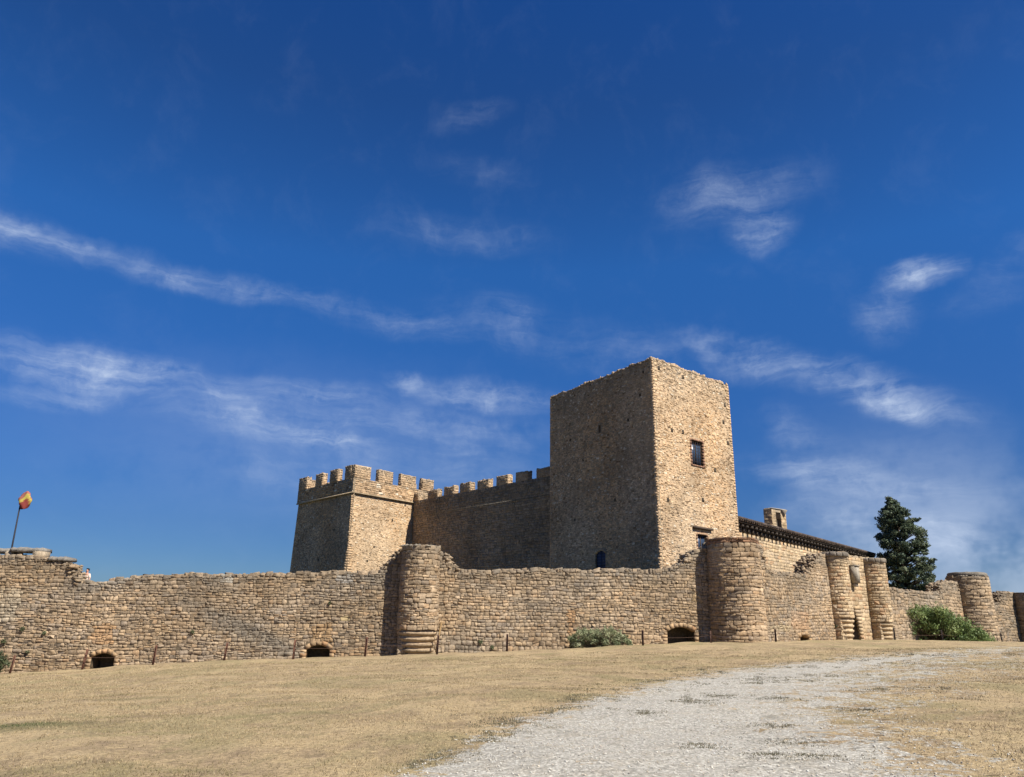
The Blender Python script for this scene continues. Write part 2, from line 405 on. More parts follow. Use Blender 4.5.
def wall_top_stones(mb, w, u0, u1, topf, th, seed, pal=PAL_FRONT, col_grey=.7, size=.3, proud=(.02, .16)):
    def mp(u, t, dep):
        z = np.array([topf(x) for x in u]) - .05 + dep + (0)
        x = w.A[0] + w.d[0] * u - w.n[0] * (t - .05); y = w.A[1] + w.d[1] * u - w.n[1] * (t - .05)
        return np.stack([x, y, z], 1)
    def cf(cu, cv, col, r):
        f = r.uniform(.3, 1, len(cu))[:, None] * col_grey; return col * (1 - f) + (GREYD if pal is PAL_FRONT else GREY) * f
    us_ = np.arange(u0, u1, .1); st_ = [(u_ - .12, u_ + .22, -1, th + 1) for u_ in us_ if abs(topf(u_ + .12) - topf(u_ - .05)) > .12]
    for (ua_, ub_, _, _) in st_:
        uc_ = ua_ + .12; z0_, z1_ = sorted((topf(uc_ - .12), topf(uc_ + .12)))
        for q in range(int(9 + 22 * (z1_ - z0_))):
            t_ = rng.uniform(0, th); sz = rng.uniform(.09, .19)
            c_ = w.P(uc_ + rng.uniform(-.12, .12), rng.uniform(z0_ - .22, z1_ - .05), .02 - t_)
            mb.add(OC * (1 + rng.normal(0, .25, (6, 3))) * sz * np.array([1.3, 1.2, .9]) + c_, FC, (pal[rng.integers(0, len(pal))] * .8 + GREY * .2) * rng.uniform(.8, 1.15))
    masonry(mb, u0, u1, 0, lambda u: th, mp, holes=st_, course=(size * .8, size * 1.3), width=(size, size * 2), proud=proud, pal=pal,
            seed=seed, warp=.02, irr=1.25, missing=.12, colf=cf, gap=.03)

def arch_frame(parent, w, u0, u1, z0, z1, rise, ring=.25, jamb=.26, proud=.036, pal=PAL_ASH, seed=3, name='arch_surround', depth=.45, cmul=(1,1,1)):
    """segmental arch of voussoirs with jambs; the recess stays open below it"""
    r = np.random.default_rng(seed); mb = MB(); um = (u0 + u1) / 2; hw = (u1 - u0) / 2
    rise = max(rise, .02); Rr = (hw * hw + rise * rise) / (2 * rise); zc = z1 - Rr
    pointed = False
    a0 = math.asin(min(1, hw / Rr)); n = max(4, int(2 * a0 * Rr / .26)) | 1
    fr = w.frame()
    def pc(): return np.clip(pal[r.integers(0, len(pal))] * r.normal(1, .08) * np.array(cmul), 0, 1)
    for i in range(n):
        t0 = -a0 + 2 * a0 * i / n + .003; t1 = -a0 + 2 * a0 * (i + 1) / n - .003
        rg = ring * r.uniform(.75, 1.35); pts = []
        pr = proud + r.uniform(-.008, .008)
        for dep in (pr, -depth):
            for (rr, t) in ((Rr, t0), (Rr, t1), (Rr + rg, t1), (Rr + rg, t0)):
                pts.append(w.P(um + rr * math.sin(t), zc + rr * math.cos(t), dep))
        mb.add(np.array(pts), [(0,1,2,3),(7,6,5,4),(0,4,5,1),(1,5,6,2),(2,6,7,3),(3,7,4,0)], pc())
    zs = z1 - rise
    for sd, ue in ((-1, u0), (1, u1)):
        z = z0
        while z < zs - .02:
            h = min(r.uniform(.18, .28), zs - z); jw = jamb * r.uniform(.8, 1.5)
            a, b = (ue - jw, ue) if sd < 0 else (ue, ue + jw)
            pts = [w.P(a if sx == 0 else b, z + .003 if sz == 0 else z + h - .003, dp) for sz in (0, 1) for dp in (-depth, proud + r.uniform(-.012, .012)) for sx in (0, 1)]
            mb.add(np.array(pts), [(0,2,3,1),(4,5,7,6),(0,1,5,4),(2,6,7,3),(0,4,6,2),(1,3,7,5)], pc())
            z += h
    # spandrel filling between ring and the square hole's top corners lies in the hole's bounding box
    return mb.build(name, M_ASH, parent)

# ---------------------------------------------------------------- plan of the castle
W0 = base_xy(-60, 43.6); T1 = base_xy(420.5, 46.0); T2 = base_xy(739.5, 50.0)
G1 = base_xy(838.5, 60.0); G2 = base_xy(877.0, 65.0); RT = base_xy(976.5, 78.0); LT = base_xy(1034, 84.0)
G1 = base_xy(838.5, 60.0, 600); G2 = base_xy(875.5, 65.0, 600); T2 = base_xy(738, 50, 590); T1 = base_xy(420.5, 46, 600); RT = base_xy(974, 78, 600)
W00 = W0 + (W0 - T1) / np.linalg.norm(W0 - T1) * 16

# ---------------------------------------------------------------- ground
CREST = [(-300,690),(-120,681),(0,674),(50,671),(100,668),(150,664),(200,661),(270,658.7),(330,657.5),(400,655),(475,652),(560,649),(620,646),(692,642.5),(800,641),(888,640),(945,641.5),(999,643),(1060,644)]
def front_pt(px):
    """plan point about two metres before the wall line on that pixel column"""
    segs = [(W00, T1), (T1, T2), (T2, G1), (G1, G2), (G2, RT), (RT, LT), (LT, LT + (LT - RT))]
    r = ray(px, 640)[:2]; best = None
    for A, B in segs:
        d = B - A; n = np.array([d[1], -d[0]]); n /= np.linalg.norm(n); A2 = A + n * 2.0
        t = ((A2 - CAM[:2]) @ n) / (r @ n)
        if t > 0:
            p = r * t; s = (p - A2) @ d / (d @ d)
            if -.12 <= s <= 1.12 and (best is None or t < best): best = t
    return best if best else 60
CP = []
for px, py in CREST:
    Yd = front_pt(px) if px > -100 else 43.0
    p = at(px, py, Yd); CP.append(p)
for (x, y, z) in [(0,0,0),(-6,2,-.22),(6,2,.1),(-10,-10,-.2),(10,-10,.3),(-7,9,-.33),(7,9,.1),(0,9,-.05),(0,18,-.16),(-14,18,-.85),(14,18,.26),
                  (0,30,-.33),(-18,30,-1.35),(16,32,.22),(28,30,.55),(40,40,.6),(-40,10,-1.9),(40,5,1.0)]:
    CP.append(np.array([x, y, z]))
CP = np.array(CP)
def tps_k(r2): return np.where(r2 > 1e-9, .5 * r2 * np.log(r2 + 1e-12), 0)
n = len(CP); D2 = ((CP[:, None, :2] - CP[None, :, :2]) ** 2).sum(2)
A = np.zeros((n + 3, n + 3)); A[:n, :n] = tps_k(D2) + np.eye(n) * .8
A[:n, n] = 1; A[:n, n + 1:] = CP[:, :2]; A[n, :n] = 1; A[n + 1:, :n] = CP[:, :2].T
TW = np.linalg.solve(A, np.concatenate([CP[:, 2], np.zeros(3)]))
LINE = np.array([W00 + (W00 - T1), T1, T2, G1, G2, RT, LT, LT + (LT - RT) * 3])
def front_off(X, Y):
    """signed distance to the wall line, positive on the field side"""
    best = np.full(X.shape, 1e9); sg = np.ones(X.shape)
    for a, b in zip(LINE[:-1], LINE[1:]):
        d = b - a; L2 = d @ d; t = np.clip(((X - a[0]) * d[0] + (Y - a[1]) * d[1]) / L2, 0, 1)
        dx, dy = X - a[0] - t * d[0], Y - a[1] - t * d[1]; q = np.hypot(dx, dy)
        s = np.sign(dx * d[1] - dy * d[0]); m = q < best
        best = np.where(m, q, best); sg = np.where(m, s, sg)
    return best * sg
def gz(X, Y):
    X = np.atleast_1d(np.asarray(X, float)); Y = np.atleast_1d(np.asarray(Y, float))
    xc, yc = np.clip(X, -34, 58), np.clip(Y, -12, 84)
    z = TW[n] + TW[n + 1] * xc + TW[n + 2] * yc
    for i in range(n): z = z + TW[i] * tps_k((xc - CP[i, 0]) ** 2 + (yc - CP[i, 1]) ** 2)
    out = np.hypot(X - xc, Y - yc); z = z - out * .012
    fo = front_off(X, Y)
    s = np.clip((1.9 - fo) / 1.3, 0, 1); z = z - .35 * s * s * (3 - 2 * s)
    near = np.exp(-(out / 30) ** 2)
    z = z + near * .02 * (np.sin(X * 1.1 + .7 * Y) + np.sin(.6 * X - 1.3 * Y + 1) + np.sin(2.3 * X + 1.9 * Y))
    return z
def g1(x, y): return float(gz(x, y)[0])
def ground_hit(px, py):
    r = ray(px, py); lo_, hi_ = 2.0, 90.0; t = 2.0
    while t < 90:
        p = CAM + r * t
        if p[2] < g1(p[0], p[1]): break
        t += .25
    for _ in range(12):
        m = t - .125
        break
    return CAM + r * t
# path outline (pixel readings dropped on to the ground, then a plan polygon)
PL = [ground_hit(*p)[:2] for p in [(360,815),(430,768),(500,735),(590,703),(680,680),(760,667),(850,657),(930,650),(1040,646.5)]]
PR = [ground_hit(*p)[:2] for p in [(1000,815),(930,768),(870,742),(840,722),(850,703),(880,685),(920,674),(975,664),(1040,657)]]
PL = [PL[0] - np.array([.6, 4.])] + PL; PR = [PR[0] - np.array([-.2, 4.])] + PR
POLY = np.array(PL + PR[::-1])
def path_sd(X, Y):
    """signed distance to the path polygon, positive inside"""
    best = np.full(X.shape, 1e9); ins = np.zeros(X.shape, bool); m = len(POLY)
    for i in range(m):
        a, b = POLY[i], POLY[(i + 1) % m]; d = b - a; t = np.clip(((X - a[0]) * d[0] + (Y - a[1]) * d[1]) / (d @ d), 0, 1)
        best = np.minimum(best, np.hypot(X - a[0] - t * d[0], Y - a[1] - t * d[1]))
        c = (a[1] > Y) != (b[1] > Y)
        with np.errstate(divide='ignore', invalid='ignore'):
            xi = a[0] + (Y - a[1]) * d[0] / np.where(abs(d[1]) < 1e-9, 1e-9, d[1])
        ins ^= c & (X < xi)
    return np.where(ins, best, -best)
def axis(lo, hi, a, b, step, grow=1.25):
    v = list(np.arange(a, b + .001, step)); s = step; x = a
    while x > lo: s *= grow; x -= s; v.insert(0, x)
    s = step; x = v[-1]
    while x < hi: s *= grow; x += s; v.append(x)
    return np.array(v)
gx = axis(-2500, 2500, -36, 60, .3); gy = axis(-400, 4000, -4, 92, .3)
GX, GY = np.meshgrid(gx, gy); GZ = gz(GX.ravel(), GY.ravel()).reshape(GX.shape)
def line_d(L, X, Y):
    best = np.full(X.shape, 1e9)
    for a, b in zip(L[:-1], L[1:]):
        d = b - a; t = np.clip(((X - a[0]) * d[0] + (Y - a[1]) * d[1]) / (d @ d), 0, 1)
        best = np.minimum(best, np.hypot(X - a[0] - t * d[0], Y - a[1] - t * d[1]))
    return best
def path_mask(X, Y):
    sd = path_sd(X, Y); k = np.clip(np.hypot(X, Y) / 30, .35, 1.2)
    right = line_d(PR, X, Y) < line_d(PL, X, Y)
    w = np.where(right, 4.6, 1.4) * k
    far = np.clip((np.hypot(X, Y) - 24) / 18, 0, 1)
    return np.clip(.5 + sd / (2 * w) * .9, 0, 1) * (1 - .42 * far)
pm = path_mask(GX.ravel(), GY.ravel())
def ground_material(name):
    m, n, b = mat(name, .95, .1)
    g = n.new('ShaderNodeNewGeometry'); P = g.outputs['Position']; a = n.new('ShaderNodeAttribute', attribute_name='Col')
    sp = n.new('ShaderNodeSeparateColor'); n.l.new(a.outputs['Color'], sp.inputs[0])
    pth = sp.outputs[0]; green = sp.outputs[1]; unseen_dark = sp.outputs[2]
    n1 = n.noise(P, .35, 5, .6); n2 = n.noise(P, 2.2, 7, .68, .3); n3 = n.noise(P, 14, 6, .7); n4 = n.noise(P, 60, 3, .6)
    straw = n.mix(n.ramp(n1.outputs['Fac'], .42, .58), (.62, .475, .275, 1), (.48, .358, .215, 1))
    straw = n.mix(n.ramp(n2.outputs['Fac'], .42, .66), straw, (.66, .50, .28, 1))
    straw = n.mix(n.ramp(n.noise(n.vmath('ADD', P, (9., 4., 0.)), 1.1, 8, .72, .5).outputs['Fac'], .50, .62, 0, .65), straw, (.35, .26, .165, 1))
    straw = n.mix(n.ramp(n.noise(n.vmath('ADD', P, (19., 4., 0.)), .25, 7, .72, .9).outputs['Fac'], .48, .60, 0, .55), straw, (.37, .32, .16, 1))
    straw = n.mix(n.math('MULTIPLY', green, n.ramp(n3.outputs['Fac'], .3, .6)), straw, (.10, .13, .045, 1))
    v = n.math('MULTIPLY', n.ramp(n3.outputs['Fac'], .28, .72, .62, 1.34), n.ramp(n4.outputs['Fac'], .3, .7, .72, 1.25))
    straw = n.mix(unseen_dark, straw, n.mix(n.ramp(n2.outputs['Fac'], .4, .6), (.13, .15, .07, 1), (.22, .20, .11, 1)))  # unseen ground behind the walls and far off, darkened to cut bounce light
    straw = n.mul(straw, v)
    vo = n.new('ShaderNodeTexVoronoi'); n.put(vo.inputs['Vector'], P); vo.inputs['Scale'].default_value = 22
    sv = n.new('ShaderNodeSeparateColor'); n.l.new(vo.outputs['Color'], sv.inputs[0])
    grav = n.mix(sv.outputs[0], (.68, .64, .545, 1), (.97, .92, .80, 1))
    grav = n.mix(n.ramp(n2.outputs['Fac'], .45, .68, 0, .55), grav, (.70, .62, .48, 1))
    grav = n.mix(n.ramp(n.noise(n.vmath('ADD', P, (3., 40., 0.)), .9, 7, .7, .6).outputs['Fac'], .56, .68, 0, .6), grav, (.44, .41, .33, 1))
    grav = n.mul(grav, n.math('MULTIPLY', n.ramp(n3.outputs['Fac'], .3, .7, .68, 1.25), n.ramp(vo.outputs['Distance'], .1, .6, 1.1, .72)))
    nb = n.noise(P, 1.6, 9, .75, .8); nb2 = n.noise(P, 9, 5, .7)
    f = n.math('ADD', pth, n.math('MULTIPLY', n.math('SUBTRACT', n.math('ADD', nb.outputs['Fac'], n.math('MULTIPLY', nb2.outputs['Fac'], .5)), .75), 3.0))
    f = n.ramp(f, .40, .62)
    f = n.math('MULTIPLY', f, n.ramp(pth, 0.02, .25))
    col = n.mix(f, straw, grav)
    n.put(b.inputs['Base Color'], n.mul(col, ALB))
    bp = n.new('ShaderNodeBump'); bp.inputs['Strength'].default_value = .8; bp.inputs['Distance'].default_value = .04
    h = n.math('ADD', n.math('MULTIPLY', n2.outputs['Fac'], 1.2), n.math('ADD', n3.outputs['Fac'], n.math('MULTIPLY', n4.outputs['Fac'], .35)))
    n.put(bp.inputs['Height'], h); n.l.new(bp.outputs[0], b.inputs['Normal'])
    return m
M_GROUND = ground_material('dry_grass_ground')
GREENS = [(ground_hit(22, 726)[:2], 1.3, .6), (ground_hit(60, 770)[:2], .5, .25), (ground_hit(190, 772)[:2], .55, .16), (ground_hit(130, 700)[:2], 1.5, .3), (ground_hit(640, 740)[:2], .25, .2), (ground_hit(270,716)[:2],1.2,.25)]
def greenness(X, Y):
    g = np.zeros(X.shape)
    for i, (p, rx, ry) in enumerate(GREENS): g = np.maximum(g, (1.0 if i < 1 else .45) * np.exp(-((X - p[0]) / rx) ** 2 - ((Y - p[1]) / ry) ** 2))
    return g
def grid_mesh(name, X, Y, Z, extra, keep=None, material=M_GROUND):
    ny, nx = X.shape; mb = MB(); idx = np.arange(ny * nx).reshape(ny, nx)
    q = np.stack([idx[:-1, :-1], idx[:-1, 1:], idx[1:, 1:], idx[1:, :-1]], 2).reshape(-1, 4)
    if keep is not None: q = q[keep]
    mb.add(np.stack([X.ravel(), Y.ravel(), Z.ravel()], 1), q, extra)
    return mb.build(name, material, smooth=True)
go = grid_mesh('ground', GX, GY, GZ, np.stack([pm, greenness(GX.ravel(), GY.ravel()), np.clip(np.maximum((-1.5 - front_off(GX.ravel(), GY.ravel())) / 2, (np.hypot(GX.ravel(), GY.ravel() - 20) - 62) / 15), 0, 1)], 1))  # third channel: unseen ground coloured dark to lower bounced light
tag(go, kind='structure')
# the gravel path: its own sheet a few millimetres above the field, ragged at its edges
bb0, bb1 = POLY.min(0) - 1, POLY.max(0) + 1
px_ = np.arange(bb0[0], bb1[0], .16); py_ = np.arange(max(bb0[1], -2), bb1[1], .16)
PX, PY = np.meshgrid(px_, py_)
# sample heights off the coarse sheet so that the path never sinks into it
def sheet_z(X, Y):
    i = np.clip(np.searchsorted(gx, X) - 1, 0, len(gx) - 2); j = np.clip(np.searchsorted(gy, Y) - 1, 0, len(gy) - 2)
    fx = (X - gx[i]) / (gx[i + 1] - gx[i]); fy = (Y - gy[j]) / (gy[j + 1] - gy[j])
    return (GZ[j, i] * (1 - fx) + GZ[j, i + 1] * fx) * (1 - fy) + (GZ[j + 1, i] * (1 - fx) + GZ[j + 1, i + 1] * fx) * fy
pmk = path_mask(PX.ravel(), PY.ravel()); PZ = sheet_z(PX.ravel(), PY.ravel()).reshape(PX.shape) + .006
jm = (pmk + .12 * smooth_noise(PX.ravel(), PY.ravel(), 2.2, 3)).reshape(PX.shape)
keep = (((jm[:-1, :-1] + jm[1:, 1:]) / 2) > .42).ravel()
po = grid_mesh('path', PX, PY, PZ, np.stack([pmk, greenness(PX.ravel(), PY.ravel()), pmk * 0], 1), keep)
tag(po, kind='structure')

# ---- blades of dry grass, weeds, gravel stones
def scatter_view(N, y0, y1, power=1.0):
    """points on the ground inside the field the lens sees (plus a margin), denser near"""
    t = rng.random(N) ** power; Y = y0 + (y1 - y0) * t; X = (rng.random(N) * 2 - 1) * (Y * .78 + 1.5)
    return X, Y
def blades(name, X, Y, h, w, col, lean=.8, material=None, label=None, cat=None):
    N = len(X); Z = sheet_z(X, Y); th = rng.uniform(0, 2 * PI, N); h = np.ones(N) * h * rng.uniform(.5, 1.4, N); w = np.ones(N) * w
    ex, ey = np.cos(th) * w, np.sin(th) * w; ph = rng.uniform(0, 2 * PI, N); ln = rng.uniform(.2, 1, N) * lean * h
    V = np.zeros((N, 3, 3)); V[:, 0] = np.stack([X - ex, Y - ey, Z - .004], 1); V[:, 1] = np.stack([X + ex, Y + ey, Z - .004], 1)
    V[:, 2] = np.stack([X + np.cos(ph) * ln, Y + np.sin(ph) * ln, Z + h], 1)
    mb = MB(); mb.add(V.reshape(-1, 3), np.arange(3 * N).reshape(-1, 3), np.repeat(col, 3, 0))
    o = mb.build(name, material or M_BLADE); tag(o, label, cat, kind='stuff'); return o
M_BLADE = attr_mat('dry_blade', .85, .15, 5, .2, transl=.15)
X, Y = scatter_view(300000, 4.5, 40, 1.5)
pmv = path_mask(X, Y); nz = smooth_noise(X, Y, 1.3, 77)
k = (rng.random(len(X)) > np.clip(pmv * 1.5 - .2 - .2 * nz, 0, .985)) & (front_off(X, Y) > 1.2); X, Y = X[k], Y[k]
pal = np.array([(.64,.50,.28),(.58,.44,.245),(.50,.375,.215),(.70,.57,.35),(.42,.31,.19),(.40,.32,.17)])
bare = smooth_noise(X, Y, 1.9, 91) + .8 * smooth_noise(X, Y, 5.5, 92) + .7 * smooth_noise(X, Y, .5, 93)
k = (bare < .55) | (rng.random(len(X)) < .22); X, Y = X[k], Y[k]
c = pal[rng.choice(6, len(X), p=[.27,.24,.17,.12,.12,.08])] * rng.normal(1, .1, (len(X), 1))
tn = smooth_noise(X, Y, .35, 5) + .7 * smooth_noise(X, Y, 1.4, 8); c = c * (1 + .13 * tn[:, None]) * np.where(tn[:, None] < -.5, np.array([(.86, .90, .82)]), 1)
gr = greenness(X, Y)[:, None] * (rng.random((len(X), 1)) < .75); c = c * (1 - gr) + np.array((.13,.17,.06)) * gr
big = 1 + np.hypot(X, Y) / 16
blades('dry_grass', X, Y, .013 * big, .0032 * big, c, 1.3, label='short dry straw coloured grass stubble covering the sloping field', cat='grass')
# darker weeds: tufts along both path edges and in the middle of the track
wx, wy = [], []
def patch(cx, cy, rx, ry, cnt):
    a = rng.uniform(0, 2 * PI, cnt); r_ = np.sqrt(rng.random(cnt)); wx.append(cx + np.cos(a) * r_ * rx); wy.append(cy + np.sin(a) * r_ * ry)
for (px, py, sx, sy) in [(690,655+14,14,1.6),(700,660+14,16,1.5),(655,681,10,1.4),(620,690,14,1.6),(600,697,10,1.5),(585,702,9,1.5),(560,709,12,1.6),(545,714,8,1.5),
        (520,727,10,2),(515,722,8,2),(735,684,14,1.2),(760,679,12,1.2),(780,682,10,1.1),(700,700,10,1.2),(694,703,6,1),(712,697,8,1),(645,714,5,1.2),(770,727,8,1.5),(790,745,9,1.5),
        (820,759,9,1.5),(765,758,6,1.3),(480,742,9,1.6),(500,735,8,1.5),(870,664,20,1.2),(910,656,18,1),(840,661,18,1),(950,655,18,1),(800,668,14,1),(830,676,14,1),(445,757,8,2),(425,766,9,2),(700,748,5,1.5),(870,690,10,1.2),(850,712,7,1.2),(780,700,8,1.2)]:
    for q in range(17):
        p = ground_hit(px + rng.normal(0, sx * 1.9), py + rng.normal(0, sy)); d_ = p[1]
        patch(p[0], p[1], rng.uniform(.05, .22) * (.5 + d_ / 30), rng.uniform(.05, .24) * (.5 + d_ / 26), int(26))
X, Y = np.concatenate(wx), np.concatenate(wy)
c = np.array([(.25,.23,.15),(.32,.28,.19),(.42,.36,.25),(.20,.20,.12)])[rng.integers(0, 4, len(X))] * rng.normal(1, .12, (len(X), 1))
big = 1 + np.hypot(X, Y) / 22
blades('weeds', X, Y, .014 * big, .006 * big, c, 1.0, label='low dark grey green weeds in ragged patches along the gravel path', cat='weeds')
# small dry tussocks standing out of the mown field
wx, wy = [], []
tx, ty = scatter_view(420, 5, 40, 1.2); tk = (path_mask(tx, ty) < .35) & (front_off(tx, ty) > 1.5) & (smooth_noise(tx, ty, .6, 44) > -.1)
for cx_, cy_ in zip(tx[tk], ty[tk]): r0 = rng.uniform(.05, .16) * (1 + cy_ / 25); patch(cx_, cy_, r0 * 1.5, r0, 34)
X, Y = np.concatenate(wx), np.concatenate(wy)
c = np.array([(.50,.41,.26),(.42,.35,.21),(.62,.51,.32),(.34,.30,.17)])[rng.integers(0, 4, len(X))] * rng.normal(1, .12, (len(X), 1))
blades('tussocks', X, Y, 0.018 * (1 + np.hypot(X, Y) / 22), .0045 * (1 + np.hypot(X, Y) / 18), c, .9, label='scattered small tufts of taller dry grass on the field', cat='grass tufts')
# gravel stones
N = 60000
X, Y = scatter_view(N, 4.5, 30, 1.5); k = rng.random(N) < path_mask(X, Y) * 1.2 - .12; X, Y = X[k], Y[k]; N = len(X)
s = rng.lognormal(math.log(.0065), .45, N) * (1 + np.hypot(X, Y) / 30); s = np.clip(s, .003, .016); Z = sheet_z(X, Y) + .006
OC = np.array([(1,0,0),(0,1,0),(-1,0,0),(0,-1,0),(0,0,.75),(0,0,-.6)], float); FC = np.array([(0,1,4),(1,2,4),(2,3,4),(3,0,4),(1,0,5),(2,1,5),(3,2,5),(0,3,5)])
th = rng.uniform(0, 6.28, N); v = OC[None] * (1 + rng.normal(0, .22, (N, 6, 3))) * s[:, None, None]
v = np.stack([v[..., 0] * np.cos(th)[:, None] * 1.3 - v[..., 1] * np.sin(th)[:, None], v[..., 0] * np.sin(th)[:, None] + v[..., 1] * np.cos(th)[:, None], v[..., 2]], 2)
v += np.stack([X, Y, Z + s * .25], 1)[:, None]
c = np.array([(.85,.80,.70),(.97,.92,.82),(.70,.66,.57),(.52,.48,.42),(.82,.72,.57)])[rng.integers(0, 5, N)] * rng.normal(1, .08, (N, 1))
mb = MB(); mb.add(v.reshape(-1, 3), (FC[None] + (np.arange(N) * 6)[:, None, None]).reshape(-1, 3), np.repeat(c, 6, 0))
go_ = mb.build('gravel', M_PLAIN); tag(go_, 'loose pale grey gravel stones strewn over the curving path', 'gravel', kind='stuff')

# ---------------------------------------------------------------- front curtain walls
def off_c(A, B, ra, rb):
    d = (B - A) / np.linalg.norm(B - A); return A + d * ra, B - d * rb
def rubble_wall(name, label, A, B, toppix, holes_px=(), seed=1, zbot=-3.2, th=1.3, jit=.05, stones_from=None, ext=None, greytop=1.25, pal=PAL_FRONT, course=(.13,.27), width=(.16,.43), batter=.02, colf=None, **kw):
    w = Wall(A, B, th, batter)
    tp = [w.pix(px, py) for px, py in toppix]
    if ext: tp = ext(w, tp)
    topf = topfun(tp, jit, seed)
    holes = []; ho = []
    for (x0, x1, y0, y1, rise) in holes_px:
        ua, _ = w.pix(x0, y1); ub, zl = w.pix(x1, y1); _, zt = w.pix((x0 + x1) / 2, y0)
        holes.append((ua, ub, zl - .45, zt)); ho.append((ua, ub, zl - .45, zt, rise))
    root = thing(name, label, 'wall')
    mb = MB(); z0 = stones_from if stones_from is not None else zbot
    zc = zbot
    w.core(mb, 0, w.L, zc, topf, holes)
    # frame stones take the hole's margin
    big = [(a - .05, b + .05, c, d + .04) for a, b, c, d in holes]
    masonry(mb, 0, w.L, z0, topf, w.map, holes=big, seed=seed, greytop=greytop, pal=pal, course=course, width=width, colf=colf, missing=.004, **kw)
    wall_top_stones(mb, w, 0, w.L, topf, th, seed + 50)
    mb.build('stonework', M_RUB, root)
    for i, (a, b, c, d, rise) in enumerate(ho):
        arch_frame(root, w, a, b, c, d, rise, seed=seed + i, cmul=(.76, .69, .63), name='arched_vent_surround')
        # corner fillers beside the arch so that the square hole reads as an arch
    return root, w, topf
def brick_patch(cx, cz, hw, hh, c=(.46, .27, .13)):
    return (cx, cz, hw, hh, np.array(c))
def patchcol(patches):
    def f(cu, cv, col, r):
        for (cx, cz, hw, hh, c) in patches:
            k = (abs(cu - cx) < hw) & (abs(cv - cz) < hh)
            col[k] = col[k] * .35 + c * .65 * r.normal(1, .06, (k.sum(), 1))
        # broad drift of tone from one repair to the next
        m = smooth_noise(cu, cv, .35, 11)[:, None]; m2 = np.clip(smooth_noise(cu, cv * 1.6, 1.1, 19), -1, 1)[:, None]; m3 = np.clip(smooth_noise(cu, cv * 2, .7, 29) - .55, 0, .8)[:, None]
        col = col * (1 + .10 * m) * (1 + m2 * np.array([(.05, -.01, -.10)])); col = col * (1 - m3) + GREYD * 1.25 * m3
        return col
    return f
A_, B_ = W00, T1
wt = Wall(A_, B_)
pts = [brick_patch(*wt.pix(104, 633), .62, .55), brick_patch(*wt.pix(8, 605), .7, .9, (.52, .43, .30)), brick_patch(*wt.pix(323, 632), .55, .5, (.47,.30,.15)), brick_patch(*wt.pix(343, 619), .35, .12, (.55,.44,.24)),
       brick_patch(*wt.pix(227, 579), .30, .25, (.50,.48,.42)), brick_patch(*wt.pix(345, 579), .4, .25, (.36,.34,.30))]
def ext_left(w, tp): return [(0, tp[0][1] + .3), (8, tp[0][1] + .2)] + tp
wallA, wA, topA = rubble_wall('rubble_wall', 'longest low rubble wall, left of the stubby round turret, with two arched vents', W00, T1,
    [(-20,556),(10,556),(44,556),(47,561),(52,562),(70,562),(71,569),(75,576),(80,583),(98,583),(105,581),(122,579),(130,577),(137,574),(150,575),(163,577),(172,575),(200,575),(228,574),(262,574),(290,574),(300,573),(330,572),(370,573),(381,571),(386,563),(392,560),(396,553),(402,549)],
    [(90.5,114,653,667.5,.22),(306,329.5,645,657.5,.26)], seed=11, ext=ext_left, jit=.035, colf=patchcol(pts), split=.34)
wallB, wB, topB = rubble_wall('rubble_wall', 'low rubble wall between the stubby and the thick round turret, with one wide arched vent', T1, T2,
    [(430,553),(441,553),(447,556),(449,561),(456,566),(459,569.5),(480,571),(520,570),(560,568.5),(592,571),(620,568.5),(645,570),(662,571),(671,568),(680,564),(687,560),(690,553),(697,550),(706,546),(712,542),(726,540)],
    [(667,694.5,627,641.5,.30),(569,576,637,647,.12)], seed=23, jit=.035, colf=patchcol([brick_patch(*Wall(T1, T2).pix(571, 622), .25, .7), brick_patch(*Wall(T1,T2).pix(697,598), .3,.3,(.5,.36,.2))]))
wallC, wC, topC = rubble_wall('rubble_wall', 'bright rubble wall between the thick round turret and the gate, with a small arched hole', T2, G1,
    [(745,540),(762,545),(764,556),(767,569),(775,572),(786,573.5),(800,576),(809,574),(812,566),(814.5,558),(819,555),(840,554)],
    [(799,808.5,635,641,.22)], seed=37, zbot=-2.5, jit=.03, colf=patchcol([brick_patch(*Wall(T2, G1).pix(799, 620), 1.3, .6, (.52, .33, .19)), brick_patch(*Wall(T2, G1).pix(780, 628), 1.3, .3, (.50, .38, .22))]))
wallD, wD, topD = rubble_wall('rubble_wall', 'pale rubble wall right of the gate behind the green bush, broken stub at its end', G2, RT,
    [(870,588),(888,588),(905,590),(929,593),(939,592),(941,584),(945,582),(950,581),(957,583),(959,592),(975,594)], [], colf=patchcol([]), seed=41, zbot=-2.5, jit=.03, width=(.35,.8), course=(.22,.36))
wallE, wE, topE = rubble_wall('rubble_wall', 'short broken rubble wall at the far right beyond the wide turret', RT, LT,
    [(985,603),(996,604),(999,603),(1000.5,598),(1003,592),(1013,592),(1016,600),(1040,600)], [], colf=patchcol([]), seed=43, zbot=-2.5, jit=.03, width=(.35,.8), course=(.22,.36))

# raised walk behind the left wall (the person and the flagpole stand on it)
mb = MB(); fr = wA.frame(); u_p, _ = wA.pix(88, 575)
mb.box((2, -5.2, -3), (w_u := 34, -1.32, 2.35), (.40, .31, .2), fr)
mb.build('wall_walk', M_RUB, wallA)

